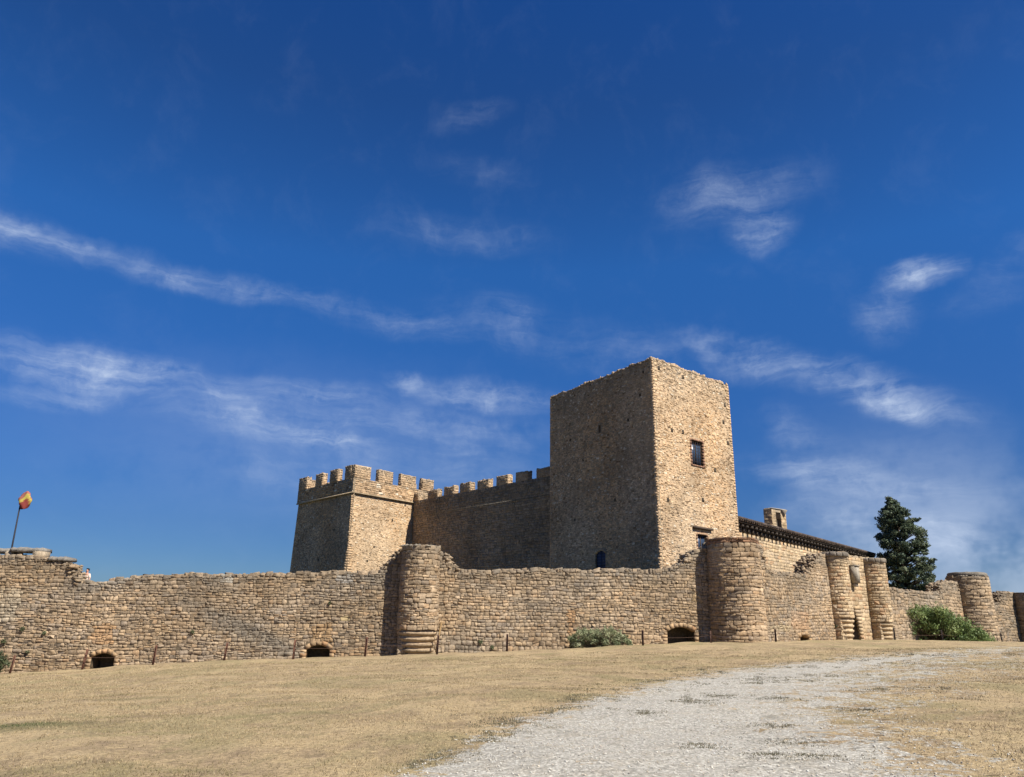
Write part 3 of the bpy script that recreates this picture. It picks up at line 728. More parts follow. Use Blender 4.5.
# ---------------------------------------------------------------- round turrets
def turret(name, label, C, R, pxtop, Y, zbot, pal, course, width, seed, taper=0., cap=None, corbel=None, top_jit=.1, material=M_RUB, proud=(.004,.03), greytop=.9, gap=.008, irr=.9, face=None, colf=None, mortar=MORTAR):
    ztop = at(*pxtop, Y)[2]; root = thing(name, label, 'turret', None); mb = MB(); circ = 2 * PI * R
    def rad(v): return R + (ztop - v) * taper
    topf = (lambda u: ztop + top_jit * (math.sin(u * 2.3 + seed) + .6 * math.sin(u * 5.1)) - .02)
    def mp(u, v, dep):
        t = u / R; rr = rad(v) + dep; return np.stack([C[0] + rr * np.cos(t), C[1] + rr * np.sin(t), v], 1)
    zlow = zbot
    if corbel is not None: zlow = corbel
    masonry(mb, 0, circ, zlow, topf, mp, course=course, width=width, pal=pal, seed=seed, proud=proud, greytop=greytop, gap=gap, irr=irr, warp=.045 * irr, split=.32, colf=colf)
    mb.lathe(C, [(rad(zlow) - .075, zlow), (R - .075, ztop - .1)], mortar, 40)
    if cap is None:
        # rubble filling of the open top
        for q in range(int(90 * R)):
            a, r_ = rng.uniform(0, 6.28), R * math.sqrt(rng.random()) * .95; s = rng.uniform(.1, .2)
            p = np.array([C[0] + r_ * math.cos(a), C[1] + r_ * math.sin(a), ztop - .08])
            vv = OC * (1 + rng.normal(0, .2, (6, 3))) * s * np.array([1.3, 1.2, .8]) + p
            mb.add(vv, FC, GREY * rng.uniform(.8, 1.5))
    mb.build('shaft', material, root)
    if corbel is not None:
        # facing robbed away below: stepped rings in to a narrower foot, square buttress on the shaded side
        m2 = MB(); st = (corbel - zbot - .2) / 5; fx, fy = face; 
        st = (corbel - zbot - .2) / 9
        prof = [(R * .60, zbot), (R * .62, corbel - 7 * st)]; z = corbel - 7 * st
        for i in range(7):
            k = .66 + .045 * i; prof += [(R * k, z), (R * (k + .10), z + st * .35), (R * (k + .09), z + st * .62), (R * (k + .01), z + st * .66), (R * (k + .01), z + st)]; z += st
        m2.lathe(C, prof, pal[1] * .95, 44, .01)
        ex = np.array([fx, fy]); ex = ex / np.linalg.norm(ex); ey = np.array([-ex[1], ex[0]])
        P0_ = C - ex * R * .95 - ey * R * .42; P1_ = C - ex * R * .30 - ey * R * .62; Pb_ = C - ex * R * .97 + ey * R * .5
        for q, sd_ in ((Wall(P0_, P1_, .3), 1), (Wall(Pb_, P0_, .3), 2), (Wall(P1_, P1_ + ey * R * .6, .3), 3)):
            q.core(m2, 0, q.L, zbot, lambda u: corbel, col=mortar, lower=0, front=-.01)
            if sd_ < 3: masonry(m2, 0, q.L, zbot, lambda u: corbel, q.map, course=course, width=(.3, .6), pal=pal, seed=seed + sd_ * 3, proud=(.01, .03), warp=0, irr=irr)
        m2.build('corbelled_foot', material, root)
    if cap is not None:
        m3 = MB(); rc, hc, cc = cap
        n_s = 14
        for q in range(n_s):
            a0, a1 = 2 * PI * q / n_s + .01, 2 * PI * (q + 1) / n_s - .01; rr = rc + rng.uniform(-.03, .03); zz = ztop + rng.uniform(-.02, .02)
            aa = np.linspace(a0, a1, 5); vs = []
            for (r_, z_) in ((.1, zz + .1), (rr - .08, zz + .06), (rr, zz - .02), (rr, zz - hc + .04), (rr - .06, zz - hc), (.1, zz - hc)):
                vs.append(np.stack([C[0] + r_ * np.cos(aa), C[1] + r_ * np.sin(aa), np.full(5, z_)], 1))
            fs = [(i*5+j, i*5+j+1, ((i+1) % 6)*5+j+1, ((i+1) % 6)*5+j) for i in range(6) for j in range(4)] + [tuple(i*5 for i in range(6)), tuple(i*5+4 for i in range(6))[::-1]]
            m3.add(np.vstack(vs), fs, np.array(cc) * rng.uniform(.85, 1.15))
        m3.build('coping', M_RUB, root)
    return root
zc1 = at(420, 630, 44.8)[2]
T1c = base_xy(418.8, 45.55, 600); T2c = base_xy(735.5, 49.5, 590); G1c = base_xy(838.2, 59.7, 600); G2c = base_xy(876.3, 64.7, 600); RTc = base_xy(971.8, 77.2, 610)
turret('round_turret', 'stubby round turret of coursed stone left of centre, its foot stepped back in rings', T1c, 1.13, (421, 545), 45.0, -2.2, PAL_FRONT, (.15,.32), (.22,.6), 51, taper=.012, corbel=zc1, face=wB.d * .6 + wA.d * .4, top_jit=.05)
turret('round_turret', 'thickest round turret of the front wall, below the window of the tall keep', T2c, 1.66, (744, 538), 48.6, -2.0, PAL_FRONT, (.14,.33), (.22,.65), 52, taper=.02, top_jit=.04,
       colf=lambda cu, cv, col, r: col * np.where((cv > at(744,538,48.6)[2] - .42)[:, None], np.array([(.92,.68,.58)]), np.array([(1.03,1.,.97)])))
zg1, zg2 = at(838, 618, 59)[2], at(876, 622, 64)[2]
turret('gate_turret', 'left one of the two slim round gate turrets, with dark coping and a stepped foot', G1c, .95, (836, 553), 59.2, -1.5, PAL_ASH, (.22,.34), (.26,.52), 53, taper=.012, cap=(1.09, .3, (.22,.19,.155)), corbel=zg1, face=wC.d, material=M_ASH, proud=(.015,.03), greytop=1.0, gap=.01, irr=.5, top_jit=.0, mortar=(.3,.23,.15))
turret('gate_turret', 'right one of the two slim round gate turrets, with a rounded coping, beside the tree', G2c, 1.04, (872, 559), 64.2, -1.5, PAL_ASH, (.22,.34), (.26,.52), 54, taper=.012, cap=(1.12, .32, (.27,.23,.18)), corbel=zg2, face=wC.d, material=M_ASH, proud=(.015,.03), greytop=1.0, gap=.01, irr=.5, top_jit=.0, mortar=(.3,.23,.15))
turret('round_turret', 'wide round turret with a flat dark slab cap right of the green bush', RTc, 1.9, (971, 576), 76.5, -2.5, PAL_FRONT, (.26,.36), (.4,.85), 55, taper=.022, cap=None, top_jit=.0)
# its off-centre cap slab
mb = MB(); zt = at(971, 576, 76.5)[2]
mb.lathe(RTc + np.array([.12, .1]), [(.1, zt - .05), (1.72, zt - .03), (1.80, zt + .04), (1.78, zt + .26), (1.6, zt + .36), (.1, zt + .40)], (.20, .18, .15), 30, .02)
capo = mb.build('cap_slab', M_RUB, bpy.data.objects['round_turret.002'])
turret('round_turret', 'round turret cut off by the right edge of the picture', base_xy(1034, 82.3, 620), 1.75, (1036, 593), 82.5, -2.5, PAL_FRONT, (.26,.36), (.4,.85), 56, taper=.02, top_jit=.04)

# ---------------------------------------------------------------- gate front between the two turrets
gw = Wall(G1, G2, 1.0); gw.A = gw.A - gw.n * .1; gw.B = gw.B - gw.n * .1; gw.th = 2.6
_, ztg = gw.pix(858, 557); ua, zap = gw.pix(852.5, 606)
ubr, zsp = gw.pix(861.5, 641)
um = ua; hwid = max(ubr - um, .8)
root = thing('gatehouse', 'gate front with a tall pointed arch and dark doorway between the two slim turrets', 'gate')
H0 = (um - hwid, um + hwid, -1.0, zap)
mb = MB(); tf = lambda u: ztg
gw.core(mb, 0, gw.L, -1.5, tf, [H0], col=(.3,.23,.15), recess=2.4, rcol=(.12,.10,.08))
sl_u, sl_z = gw.pix(856.5, 574.5)
masonry(mb, 0, gw.L, -1.5, tf, gw.map, course=(.26,.34), width=(.45,.85), proud=(.012,.03), gap=.01, pal=PAL_ASH, holes=[H0, (sl_u-.12, sl_u+.12, sl_z-.38, sl_z+.38)], irr=.5, seed=61, warp=.0)
wall_top_stones(mb, gw, 0, gw.L, tf, 1.0, 62, PAL_ASH, .4)
mb.build('stonework', M_ASH, root)
# pointed arch: fill of the hole's upper corners, as voussoirs
mb = MB(); zs = -1.0 + (zap + 1.0) * .38; Hh = zap - zs
def arch_u(z): # half width at height z
    if z <= zs: return hwid
    t = (z - zs) / Hh; return hwid * math.sqrt(max(0, 1 - t ** 1.9)) if False else hwid * (1 - t ** 1.8)
zz = list(np.linspace(-1.0, zap, 15))
for z0_, z1_ in zip(zz[:-1], zz[1:]):
    for sd in (-1, 1):
        c0, c1 = arch_u(z0_ + .01), arch_u(z1_); o0 = hwid + .0
        w0, w1 = max(.0, hwid - c0) + .42, max(0, hwid - c1) + .42
        pp = []
        for dp in (.07 + rng.uniform(-.01, .01), -.16):
            pp += [gw.P(um + sd * c0, z0_ + .008, dp), gw.P(um + sd * (c0 + w0), z0_ + .008, dp), gw.P(um + sd * (c1 + w1), z1_ - .008, dp), gw.P(um + sd * c1, z1_ - .008, dp)]
        mb.add(np.array(pp), [(0,1,2,3),(7,6,5,4),(0,4,5,1),(1,5,6,2),(2,6,7,3),(3,7,4,0)], PAL_ASH[rng.integers(0, 7)] * rng.uniform(1., 1.15))
mb.build('pointed_arch', M_ASH, root)
mb = MB(); fr = gw.frame()
for i in range(10):
    a = um - hwid + 2 * hwid * i / 10; mb.box((a + .01, -1.9, -1), (a + 2 * hwid / 10 - .01, -1.83, zap), np.array((.10,.065,.04)) * rng.uniform(.8, 1.2), fr)
mb.build('plank_door', M_WOOD, root)
mb = MB(); mb.box((sl_u - .13, -.30, sl_z - .4), (sl_u + .13, -.012, sl_z + .4), (.03, .027, .022), fr); mb.build('slit_window', M_PLAIN, root)
bu, bz = gw.pix(851.5, 576)
mb = MB(); mb.box((bu - .28, 0, bz - .55), (bu + .28, .55, bz + .75), (.36, .32, .26), fr); mb.box((bu - .32, 0, bz + .75), (bu + .32, .62, bz + .86), (.30, .27, .22), fr)
mb.box((bu - .2, 0, bz - .85), (bu + .2, .38, bz - .55), (.33, .29, .23), fr)
mb.build('box_machicolation', M_ASH, root)

# ---------------------------------------------------------------- the tall keep
K0 = at(652, 357, 58.0); ZK = K0[2]
KL = onz(550.3, 397, ZK); KR = onz(728.0, 384.5, ZK)
root = thing('castle_keep', 'tall square stone keep, the highest tower, one side in shade and one in sun', 'tower')
wl = Wall(KL[:2], K0[:2], .25); wr = Wall(K0[:2], KR[:2], .25)
def tower_col(cu, cv, col, r):
    m = smooth_noise(cu, cv, .22, 21); col = col * (1 + .08 * m[:, None])
    m2 = np.clip(smooth_noise(cu, cv, .38, 27), -1, 1)[:, None]; col = col * (1 + m2 * np.array([(.05, -.01, -.09)]))
    m3 = np.clip(smooth_noise(cu, cv, .9, 33) - .4, 0, 1)[:, None]; col = col * (1 - .22 * m3)
    dk = (r.random(len(cu)) < .07)[:, None]; col = np.where(dk, col * np.array([(.5, .46, .42)]), col)  # shade of small pits painted as the colour of random stones
    pale = (r.random(len(cu)) < .05)[:, None]; col = np.where(pale, np.array([(.58,.50,.38)]), col)
    return col
def win(w, x0, x1, y0, y1):
    ua, zb = w.pix(x0, y1); ub, _ = w.pix(x1, y1); _, zt = w.pix((x0 + x1) / 2, y0); return (ua, ub, zb, zt)
h_r = [win(wr, 692, 703.5, 441.5, 464), win(wr, 698, 707.5, 535, 552)]
h_l = [win(wl, 595.5, 606, 550.5, 569), win(wl, 598.5, 600.5, 425, 433)]
tfl = topfun([(0, ZK), (wl.L, ZK)], .035, 2); tfr = topfun([(0, ZK), (wr.L, ZK)], .035, 4)
mb = MB()
holes_small_r = [(u - .13, u + .13, z - .17, z + .17) for u, z in (wr.pix(723.5, 422), wr.pix(659, 368), wr.pix(683, 377), wr.pix(683, 432), wr.pix(703, 500), wr.pix(672, 430), wr.pix(715,470), wr.pix(668,500), wr.pix(725,405), wr.pix(728,443))]
holes_small_l = [(u - .09, u + .09, z - .1, z + .1) for u, z in (wl.pix(628, 420), wl.pix(570, 440), wl.pix(640, 395), wl.pix(583, 460), wl.pix(615, 500), wl.pix(575, 520), wl.pix(643, 372))]
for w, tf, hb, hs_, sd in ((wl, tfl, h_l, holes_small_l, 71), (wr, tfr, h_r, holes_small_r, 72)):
    w.core(mb, 0, w.L, -1.5, tf, hb, col=MORTAR_T if w is wr else (.30,.235,.155), recess=.24, rcol=(.2,.15,.1), step=2.0, lower=.15, front=-.012)  # shaded left face gets darker mortar: shade put into its colour
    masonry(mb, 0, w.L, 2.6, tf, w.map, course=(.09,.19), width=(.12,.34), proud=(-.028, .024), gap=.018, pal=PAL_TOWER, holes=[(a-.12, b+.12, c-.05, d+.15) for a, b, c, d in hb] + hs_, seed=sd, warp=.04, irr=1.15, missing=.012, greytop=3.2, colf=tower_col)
    wall_top_stones(mb, w, 0, w.L, tf, 1.0, sd + 9, PAL_TOWER, .6, .26, (.0, .14))
    for a, b, c, d in hs_: mb.box((a - .02, -.02, c - .02), (b + .02, -.004, d + .02), (.05, .04, .03), w.frame())  # dark plates paint in the shade of the small holes
# back body
KB = KL + (KR - K0)
zt_ = ZK - .12
v = np.array([[p[0], p[1], z] for z in (-1.5, zt_) for p in (K0, KR, KB, KL)])
inn = np.array([(K0 + KB)[:2] / 2]); v[:, :2] = inn + (v[:, :2] - inn) * .985
mb.add(v, [(1,5,6,2),(2,6,7,3),(4,7,6,5)], (.38, .29, .18))
# quoins at the outer right edge and at the near corner
for (w, uu, s) in ((wr, wr.L, -1), (wr, 0, 1), (wl, wl.L, -1), (wl, 0, 1)):
    z = 2.6
    while z < ZK - .3:
        h = rng.uniform(.16, .3); l = rng.choice([.2, .45]) * rng.uniform(.7, 1.3); a, b = (uu - l, uu + .008) if s < 0 else (uu - .008, uu + l)
        mb.box((a, -.1, z + .006), (b, .012 + rng.uniform(0, .022), z + h - .006), PAL_TOWER[rng.integers(0, 8)] * rng.uniform(.9, 1.12), w.frame()); z += h
mb.build('stonework', M_TOW, root)
def frame_win(parent, w, hole, fw_, colr, grille=None, glass=True, proud=.06, mullion=False, name='window'):
    a, b, c, d = hole; fr = w.frame(); mb = MB()
    for (x0, x1, z0, z1) in ((a - fw_, a, c - fw_, d + fw_), (b, b + fw_, c - fw_, d + fw_), (a, b, d, d + fw_), (a, b, c - fw_, c)):
        n_ = max(1, int(max(x1 - x0, z1 - z0) / .25))
        for i in range(n_):
            f0, f1 = i / n_, (i + 1) / n_
            if z1 - z0 > x1 - x0: bx = (x0, x1, z0 + (z1 - z0) * f0 + .005, z0 + (z1 - z0) * f1 - .005)
            else: bx = (x0 + (x1 - x0) * f0 + .005, x0 + (x1 - x0) * f1 - .005, z0, z1)
            mb.box((bx[0], -.3, bx[2]), (bx[1], proud + rng.uniform(-.02, .02), bx[3]), np.array(colr) * rng.uniform(.75, 1.2), fr)
    o = mb.build(name, M_ASH, parent)
    if glass:
        m2 = MB(); m2.box((a, -.22, c), (b, -.20, d), (.03, .05, .09), fr); m2.build('pane', M_GLASS, o)
        m2 = MB(); m2.box(((a + b) / 2 - .035, -.195, c), ((a + b) / 2 + .035, -.15, d), (.16, .11, .07), fr)
        m2.box((a, -.194, c), (a + .06, -.152, d), (.16, .11, .07), fr); m2.box((b - .06, -.194, c), (b, -.152, d), (.16, .11, .07), fr)
        m2.box((a, -.193, d - .07), (b, -.151, d), (.16, .11, .07), fr)
        m2.build('casement', M_WOOD, o)
    if grille:
        m3 = MB()
        for i in range(1, 5): u = a + (b - a) * i / 5; m3.tube([w.P(u, c, -.02), w.P(u, d, -.02)], .014, (.09,.06,.05), 6)
        for i in range(1, 7): z = c + (d - c) * i / 7; m3.tube([w.P(a, z, .0), w.P(b, z, .0)], .012, (.09,.06,.05), 6)
        m3.build('iron_grille', M_RUST, o)
    return o
wo_ = frame_win(root, wr, h_r[0], .13, (.30, .17, .11), grille=True); wo_['label'] = 'upper barred window with a worn reddish frame'
wo_ = frame_win(root, wr, h_r[1], .14, (.34, .22, .14)); wo_['label'] = 'lower window half hidden by the broken wall'
# arched blue window on the shaded side
a, b, c, d = h_l[0]; o = arch_frame(root, wl, a, b, c, d, .28, ring=.18, jamb=.12, proud=.03, seed=5, name='window')
o['label'] = 'arched window with blue grey shutters'
mb = MB(); fr = wl.frame(); mid = (a + b) / 2
for x0, x1 in ((a, mid - .02), (mid + .02, b)):
    mb.box((x0, -.21, c), (x1, -.15, d), (.07, .09, .16), fr)
    for q in range(6): z = c + (d - c) * (q + .5) / 6; mb.box((x0 + .06, -.149, z - .05), (x1 - .06, -.13, z + .05), (.10, .13, .22), fr)
mb.build('shutter', M_WOOD, o)
u0_, z0_ = wr.pix(692.5, 526.5); u1_, z1_ = wr.pix(711.5, 530.5)
zb_ = (z0_ + z1_) / 2
mb = MB(); mb.box((u0_, 0, zb_ - .09), (u1_, .22, zb_ + .09), (.14, .10, .07), wr.frame()); mb.build('wooden_beam', M_WOOD, root)

# ---------------------------------------------------------------- crenellated tower (left)
ZT = 17.7; cA = onz(355, 464, ZT); cL = onz(299.5, 479, ZT); cR = onz(434, 480.5, ZT)
tw_l = Wall(cL[:2], cA[:2], .8); tw_r = Wall(cA[:2], cR[:2], .8)
root = thing('crenellated_tower', 'squat square tower with notched battlements at the left of the castle', 'tower')
_, z_led = tw_r.pix(354, 492.0); z_led = (z_led + tw_r.pix(408, 501.5)[1]) / 2
_, z_emb = tw_r.pix(371, 480.5)
IN = .16
cen = (cL[:2] + cR[:2]) / 2
def inset_wall(w, o0, o1, th=.8):
    q = Wall(w.A - w.n * IN + w.d * o0, w.B - w.n * IN - w.d * o1, .12); q.batter = .03; q.zr = z_led; return q
bl = inset_wall(tw_l, IN, 0); br = inset_wall(tw_r, 0, IN)
# true near corner of the set-back body
mb = MB(); tf = lambda u: z_led + .02
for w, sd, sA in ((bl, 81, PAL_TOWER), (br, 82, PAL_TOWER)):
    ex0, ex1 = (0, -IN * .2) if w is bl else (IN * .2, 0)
    w.core(mb, 0, w.L, -1.5, tf, col=MORTAR_T if w is br else (.25,.20,.135), step=3, lower=.0, front=-.01)  # left side's mortar darkened, painting in its shade
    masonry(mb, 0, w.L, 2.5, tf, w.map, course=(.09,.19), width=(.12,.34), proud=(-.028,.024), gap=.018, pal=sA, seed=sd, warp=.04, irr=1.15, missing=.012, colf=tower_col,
            holes=[(u - .14, u + .14, z - .15, z + .15) for u, z in ((br.pix(405, 505.5), br.pix(373, 547), br.pix(392, 520), br.pix(366, 561)) if w is br else (bl.pix(320, 560), bl.pix(335, 530)))])
    for u, z in ((br.pix(405, 505.5), br.pix(373, 547), br.pix(392, 520), br.pix(366, 561)) if w is br else (bl.pix(320, 560), bl.pix(335, 530))):
        p = w.P(u, z, -.01); mb.tube([w.P(u, z, -.005), w.P(u, z, .012)], .13, (.05, .04, .03), 10)  # dark disc paints in the shade of a hole
# corner quoins
for (w, uu, s) in ((bl, bl.L, -1), (br, 0, 1), (bl, 0, 1)):
    z = 2.5
    while z < z_led - .3:
        h = rng.uniform(.2, .32); l = rng.choice([.2, .5]) * rng.uniform(.7, 1.2); a, b = (uu - l, uu + .0) if s < 0 else (uu - .0, uu + l)
        mb.box((a, -.1, z + .006), (b, .016, z + h - .0), PAL_TOWER[rng.integers(0, 8)], (np.array([*w.P(0, z, 0)[:2], 0]), np.array([*w.d, 0]), np.array([*w.n, 0]), np.array([0, 0, 1.]))); z += h
mb.build('stonework', M_TOW, root)
# parapet band and its far sides
mb = MB(); tf = lambda u: z_emb
cBk = cL + (cR - cA)
far1 = Wall(cR[:2], cBk[:2], .7); far2 = Wall(cBk[:2], cL[:2], .7)
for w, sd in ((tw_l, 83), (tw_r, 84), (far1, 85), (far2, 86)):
    w.th = .22; w.core(mb, 0, w.L, z_led, tf, col=MORTAR_T if w is not tw_l else (.25,.20,.135), step=3, lower=.0, front=-.01)  # left parapet mortar darkened to match, shade put into the colour
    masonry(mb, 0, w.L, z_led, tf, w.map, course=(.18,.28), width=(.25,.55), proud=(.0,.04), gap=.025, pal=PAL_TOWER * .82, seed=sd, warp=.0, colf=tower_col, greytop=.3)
# string course
for w in (tw_l, tw_r):
    mb.box((-.02, -.1, z_led - .10), (w.L + .02, .09, z_led + .03), (.36, .28, .18), w.frame())
v = np.array([[p[0], p[1], z_led + .3] for p in (cA, cR, cBk, cL)]); mb.add(v, [(0,1,2,3)], (.3,.24,.16))
v = np.array([[p[0], p[1], z] for z in (-1.5, z_led + .25) for p in (cR, cBk, cL)]); inn = (cA + cBk)[:2] / 2; v[:, :2] = inn + (v[:, :2] - inn) * .96
mb.add(v, [(0,3,4,1),(1,4,5,2)], (.38,.29,.18))
mb.build('parapet', M_TOW, root)
def merlon(parent, w, a, b, z0, z1, th, seed, pal=PAL_TOWER, batter_top=.03):
    mb = MB(); h = z1 - z0
    wf = Wall(w.A + w.d * a, w.A + w.d * b, th); tf = lambda u: h + z0
    wb = Wall(wf.B - wf.n * th, wf.A - wf.n * th, .3); s1 = Wall(wf.B, wf.B - wf.n * th, .3); s0 = Wall(wf.A - wf.n * th, wf.A, .3)
    mb.box((.0, -th, z0 - .01), (wf.L, 0, z1 - .04), MORTAR_T, wf.frame())
    for i, q in enumerate((wf, s1, wb, s0)):
        masonry(mb, 0, q.L, z0, tf, q.map, course=(.2,.3), width=(.25,.5), proud=(.01,.045), gap=.02, pal=pal * .84, seed=seed + i, warp=0, greytop=.8)
    wall_top_stones(mb, wf, 0, wf.L, lambda u: z1 - .03, th, seed + 7, pal, .8, .3, (.02, .07))
    return mb.build('merlon', M_TOW, parent)
def pxu(w, px, py): return w.pix(px, py)[0]
for i, (x0, x1) in enumerate([(355, 370.5), (379.3, 393), (402, 416), (423.5, 434)]):
    a, b = pxu(tw_r, x0, 475), pxu(tw_r, x1, 478); a = max(a, 0); b = min(b, tw_r.L)
    merlon(root, tw_r, a, b, z_emb, ZT, .6, 100 + 10 * i)
for i, (x0, x1) in enumerate([(299.5, 308), (315.8, 323.4), (329.8, 338), (344.5, 354)]):
    a, b = pxu(tw_l, x0, 480), pxu(tw_l, x1, 472); a = max(a, 0); b = min(b, tw_l.L - (.62 if i == 3 else 0))
    merlon(root, tw_l, a, b, z_emb, ZT, .6, 200 + 10 * i)
for w_, s_ in ((far1, 300), (far2, 340)):
    for q in range(4): a = w_.L * (q + .12) / 4; merlon(root, w_, a, a + w_.L / 4 * .58, z_emb, ZT, .6, s_ + q * 8)

# ---------------------------------------------------------------- battlemented wall between tower and keep
ZC = at(543, 464.4, KL[1] - .2)[2]
Lp = onz(434, 489.6, ZC); Rp = at(552, 463, KL[1] + .4)
dd = (Rp[:2] - Lp[:2]); dd /= np.linalg.norm(dd)
# meets the tower's sunny side
t_ = np.linalg.solve(np.array([dd, -tw_r.d]).T, tw_r.A - Lp[:2])[0]
cw = Wall(Lp[:2] + dd * (t_ + .05), Rp[:2], 1.0)
root = thing('battlemented_wall', 'high shaded wall with a row of merlons between the squat tower and the keep', 'wall')
_, z_e = cw.pix(491, 490); _, z_s = cw.pix(548, 495)
z_e = cw.pix(513.5, 482.5)[1]
mb = MB(); tf = lambda u: z_e
cw.core(mb, 0, cw.L, -1.5, tf, col=(.24,.19,.13), step=3, lower=0, front=-.02)  # mortar darkened: shade of this wall put into its colour
masonry(mb, 0, cw.L, 2.5, tf, cw.map, course=(.2,.32), width=(.3,.7), proud=(.01,.05), gap=.02, pal=PAL_FRONT * .98, seed=91, warp=.03, greytop=2.2, missing=.01, split=.3)
wall_top_stones(mb, cw, 0, cw.L, lambda u: z_e, 1.0, 92, PAL_TOWER, .8, .3, (.0, .07))
mb.box((0, -.05, z_s - .05), (cw.L, .045, z_s + .06), (.22, .19, .145), cw.frame())
mb.build('stonework', M_RUB, root)
for i, (x0, x1, y) in enumerate([(411.5, 418.5, 494), (428, 437.5, 489.5), (444, 454, 486), (460, 470.5, 482), (477.5, 488.5, 478.5), (496.5, 508, 473), (515.8, 527.5, 469), (536.5, 551, 465)]):
    a, b = pxu(cw, x0, y + 5), pxu(cw, x1, y + 5)
    merlon(root, cw, max(a, 0), min(b, cw.L), z_e, ZC, .62, 400 + 10 * i, PAL_TOWER)

# ---------------------------------------------------------------- hall with tiled eaves on the right
E0 = at(737.5, 516, KR[1] + .4); ZE = E0[2]; E1 = onz(872, 552.5, ZE); E1b = E0 + (E1 - E0) * 1.03
hw_ = Wall(E0[:2], E1b[:2], 1.2)
root = thing('castle_hall', 'long pale ashlar hall right of the keep under a tiled roof on dark brackets', 'building')
z_wt = hw_.pix(742, 527)[1]
hw2 = Wall(hw_.A - hw_.n * .62, hw_.B - hw_.n * .62, 1.0)
mb = MB(); tf = lambda u: ZE - .52
hw2.core(mb, 0, hw2.L, -1, tf, col=(.36,.28,.18), step=3, lower=0, front=-.012)
masonry(mb, 0, hw2.L, 2.0, tf, hw2.map, course=(.26,.36), width=(.45,1.0), proud=(.005,.03), gap=.016, pal=PAL_ASH * 1.2, seed=95, warp=.01, irr=.6, split=.08, missing=.004)
bx = hw2.frame(); mb.box((hw2.L - .3, -12, -1), (hw2.L, -.05, ZE - .4), (.4,.31,.2), bx); mb.box((0, -12, -1), (hw2.L, -11.6, ZE - .4), (.4,.31,.2), bx)
mb.build('wall', M_ASH, root)
nb = 44
for i in range(nb):
    u = .35 + (hw_.L - .7) * i / (nb - 1); m = MB(); fr = hw_.frame(); dj = rng.uniform(-.03, .03)
    m.box((u - .17, -.62, ZE - .80), (u + .17, -.06 + dj, ZE - .50), (.11,.085,.065), fr)
    m.box((u - .165, -.62, ZE - 1.22), (u + .165, -.34 + dj, ZE - .80), (.15,.115,.085), fr)
    m.build('bracket', M_WOOD, root)
mb = MB(); fr = hw_.frame()
mb.box((-.1, -.75, ZE - .50), (hw_.L, .02, ZE - .36), (.10,.075,.055), fr)
mb.box((-.1, -.75, ZE - .36), (hw_.L, .10, ZE - .20), (.13,.09,.065), fr)
rise = .33
def roof_pt(u, y): return np.array([hw_.A[0], hw_.A[1], 0]) + np.array([*hw_.d, 0]) * u + np.array([*hw_.n, 0]) * y + np.array([0, 0, ZE - .20 + (.1 - y) * rise])
q = [roof_pt(-.1, .1), roof_pt(hw_.L, .1), roof_pt(hw_.L, -6), roof_pt(-.1, -6)]
q2 = [roof_pt(-.1, -12.1) + np.array([0, 0, -6.1 * rise * 2 + .0]), roof_pt(hw_.L, -12.1) + np.array([0, 0, -6.1 * rise * 2])]
mb.add(np.array(q), [(0,1,2,3)], (.12,.09,.07)); mb.add(np.array([q[3], q[2], q2[1], q2[0]]), [(0,1,2,3)], (.12,.09,.07))
nt = 88
for i in range(nt):
    u = hw_.L * (i + .5) / nt; c = np.array((.095,.072,.06)) * rng.uniform(.65, 1.25)
    mb.tube([roof_pt(u, .16 + rng.uniform(-.03, .03)) + np.array([0, 0, .03]), roof_pt(u, -1.5) + np.array([0, 0, .05]), roof_pt(u, -6) + np.array([0, 0, .04])], [.17, .13, .12], c, 7)
mb.build('roof', M_ASH, root)
# belfry-like chimney
by = KR[1] + 16.0
c0 = at(771.3, 508.5, by); ZB = c0[2]; cl_ = onz(763.2, 509, ZB); cr_ = onz(785.5, 510.5, ZB)
zlow = 8.0
bw_l = Wall(cl_[:2], c0[:2], .5); bw_r = Wall(c0[:2], cr_[:2], .45)
root2 = thing('stone_chimney', 'small square stone belfry with an arched opening rising above the tiled roof', 'belfry')
mb = MB(); hL = win(bw_r, 776.5, 781.5, 512.5, 524); hL = (hL[0], hL[1], hL[2] - .8, hL[3])
for w, hb in ((bw_l, []), (bw_r, [hL])):
    w.core(mb, 0, w.L, zlow, lambda u: ZB, hb, col=(.42,.34,.24), lower=0, front=-.01, recess=.43, rcol=(.16,.13,.1))
    masonry(mb, 0, w.L, zlow + 3, lambda u: ZB, w.map, course=(.3,.4), width=(.5,.9), proud=(.0,.02), gap=.01, pal=PAL_ASH, holes=hb, seed=97, irr=.5, warp=0, colf=lambda a_, b_, c_, r: c_ * .9)
bk = cl_ + (cr_ - c0); v = np.array([[p[0], p[1], z] for z in (zlow, ZB) for p in (c0, cr_, bk, cl_)]); inn = (c0 + bk)[:2] / 2; v[:, :2] = inn + (v[:, :2] - inn) * .97
mb.add(v, [(1,5,6,2),(2,6,7,3),(4,7,6,5)], (.4,.32,.22))
mb.build('shaft', M_ASH, root2)
mb = MB(); mb.box((-.06, -bw_l.L * 1.0, ZB), (bw_r.L + .02, .07, ZB + .1), (.33,.30,.26), bw_r.frame())
pc = bw_r.P(bw_r.L * .82, ZB - .28, .05); mb.lathe(pc[:2], [(.05, ZB - .75), (.16, ZB - .5), (.42, ZB - .02), (.3, ZB)], (.25,.22,.18), 14)
mb.build('cornice', M_ASH, root2)

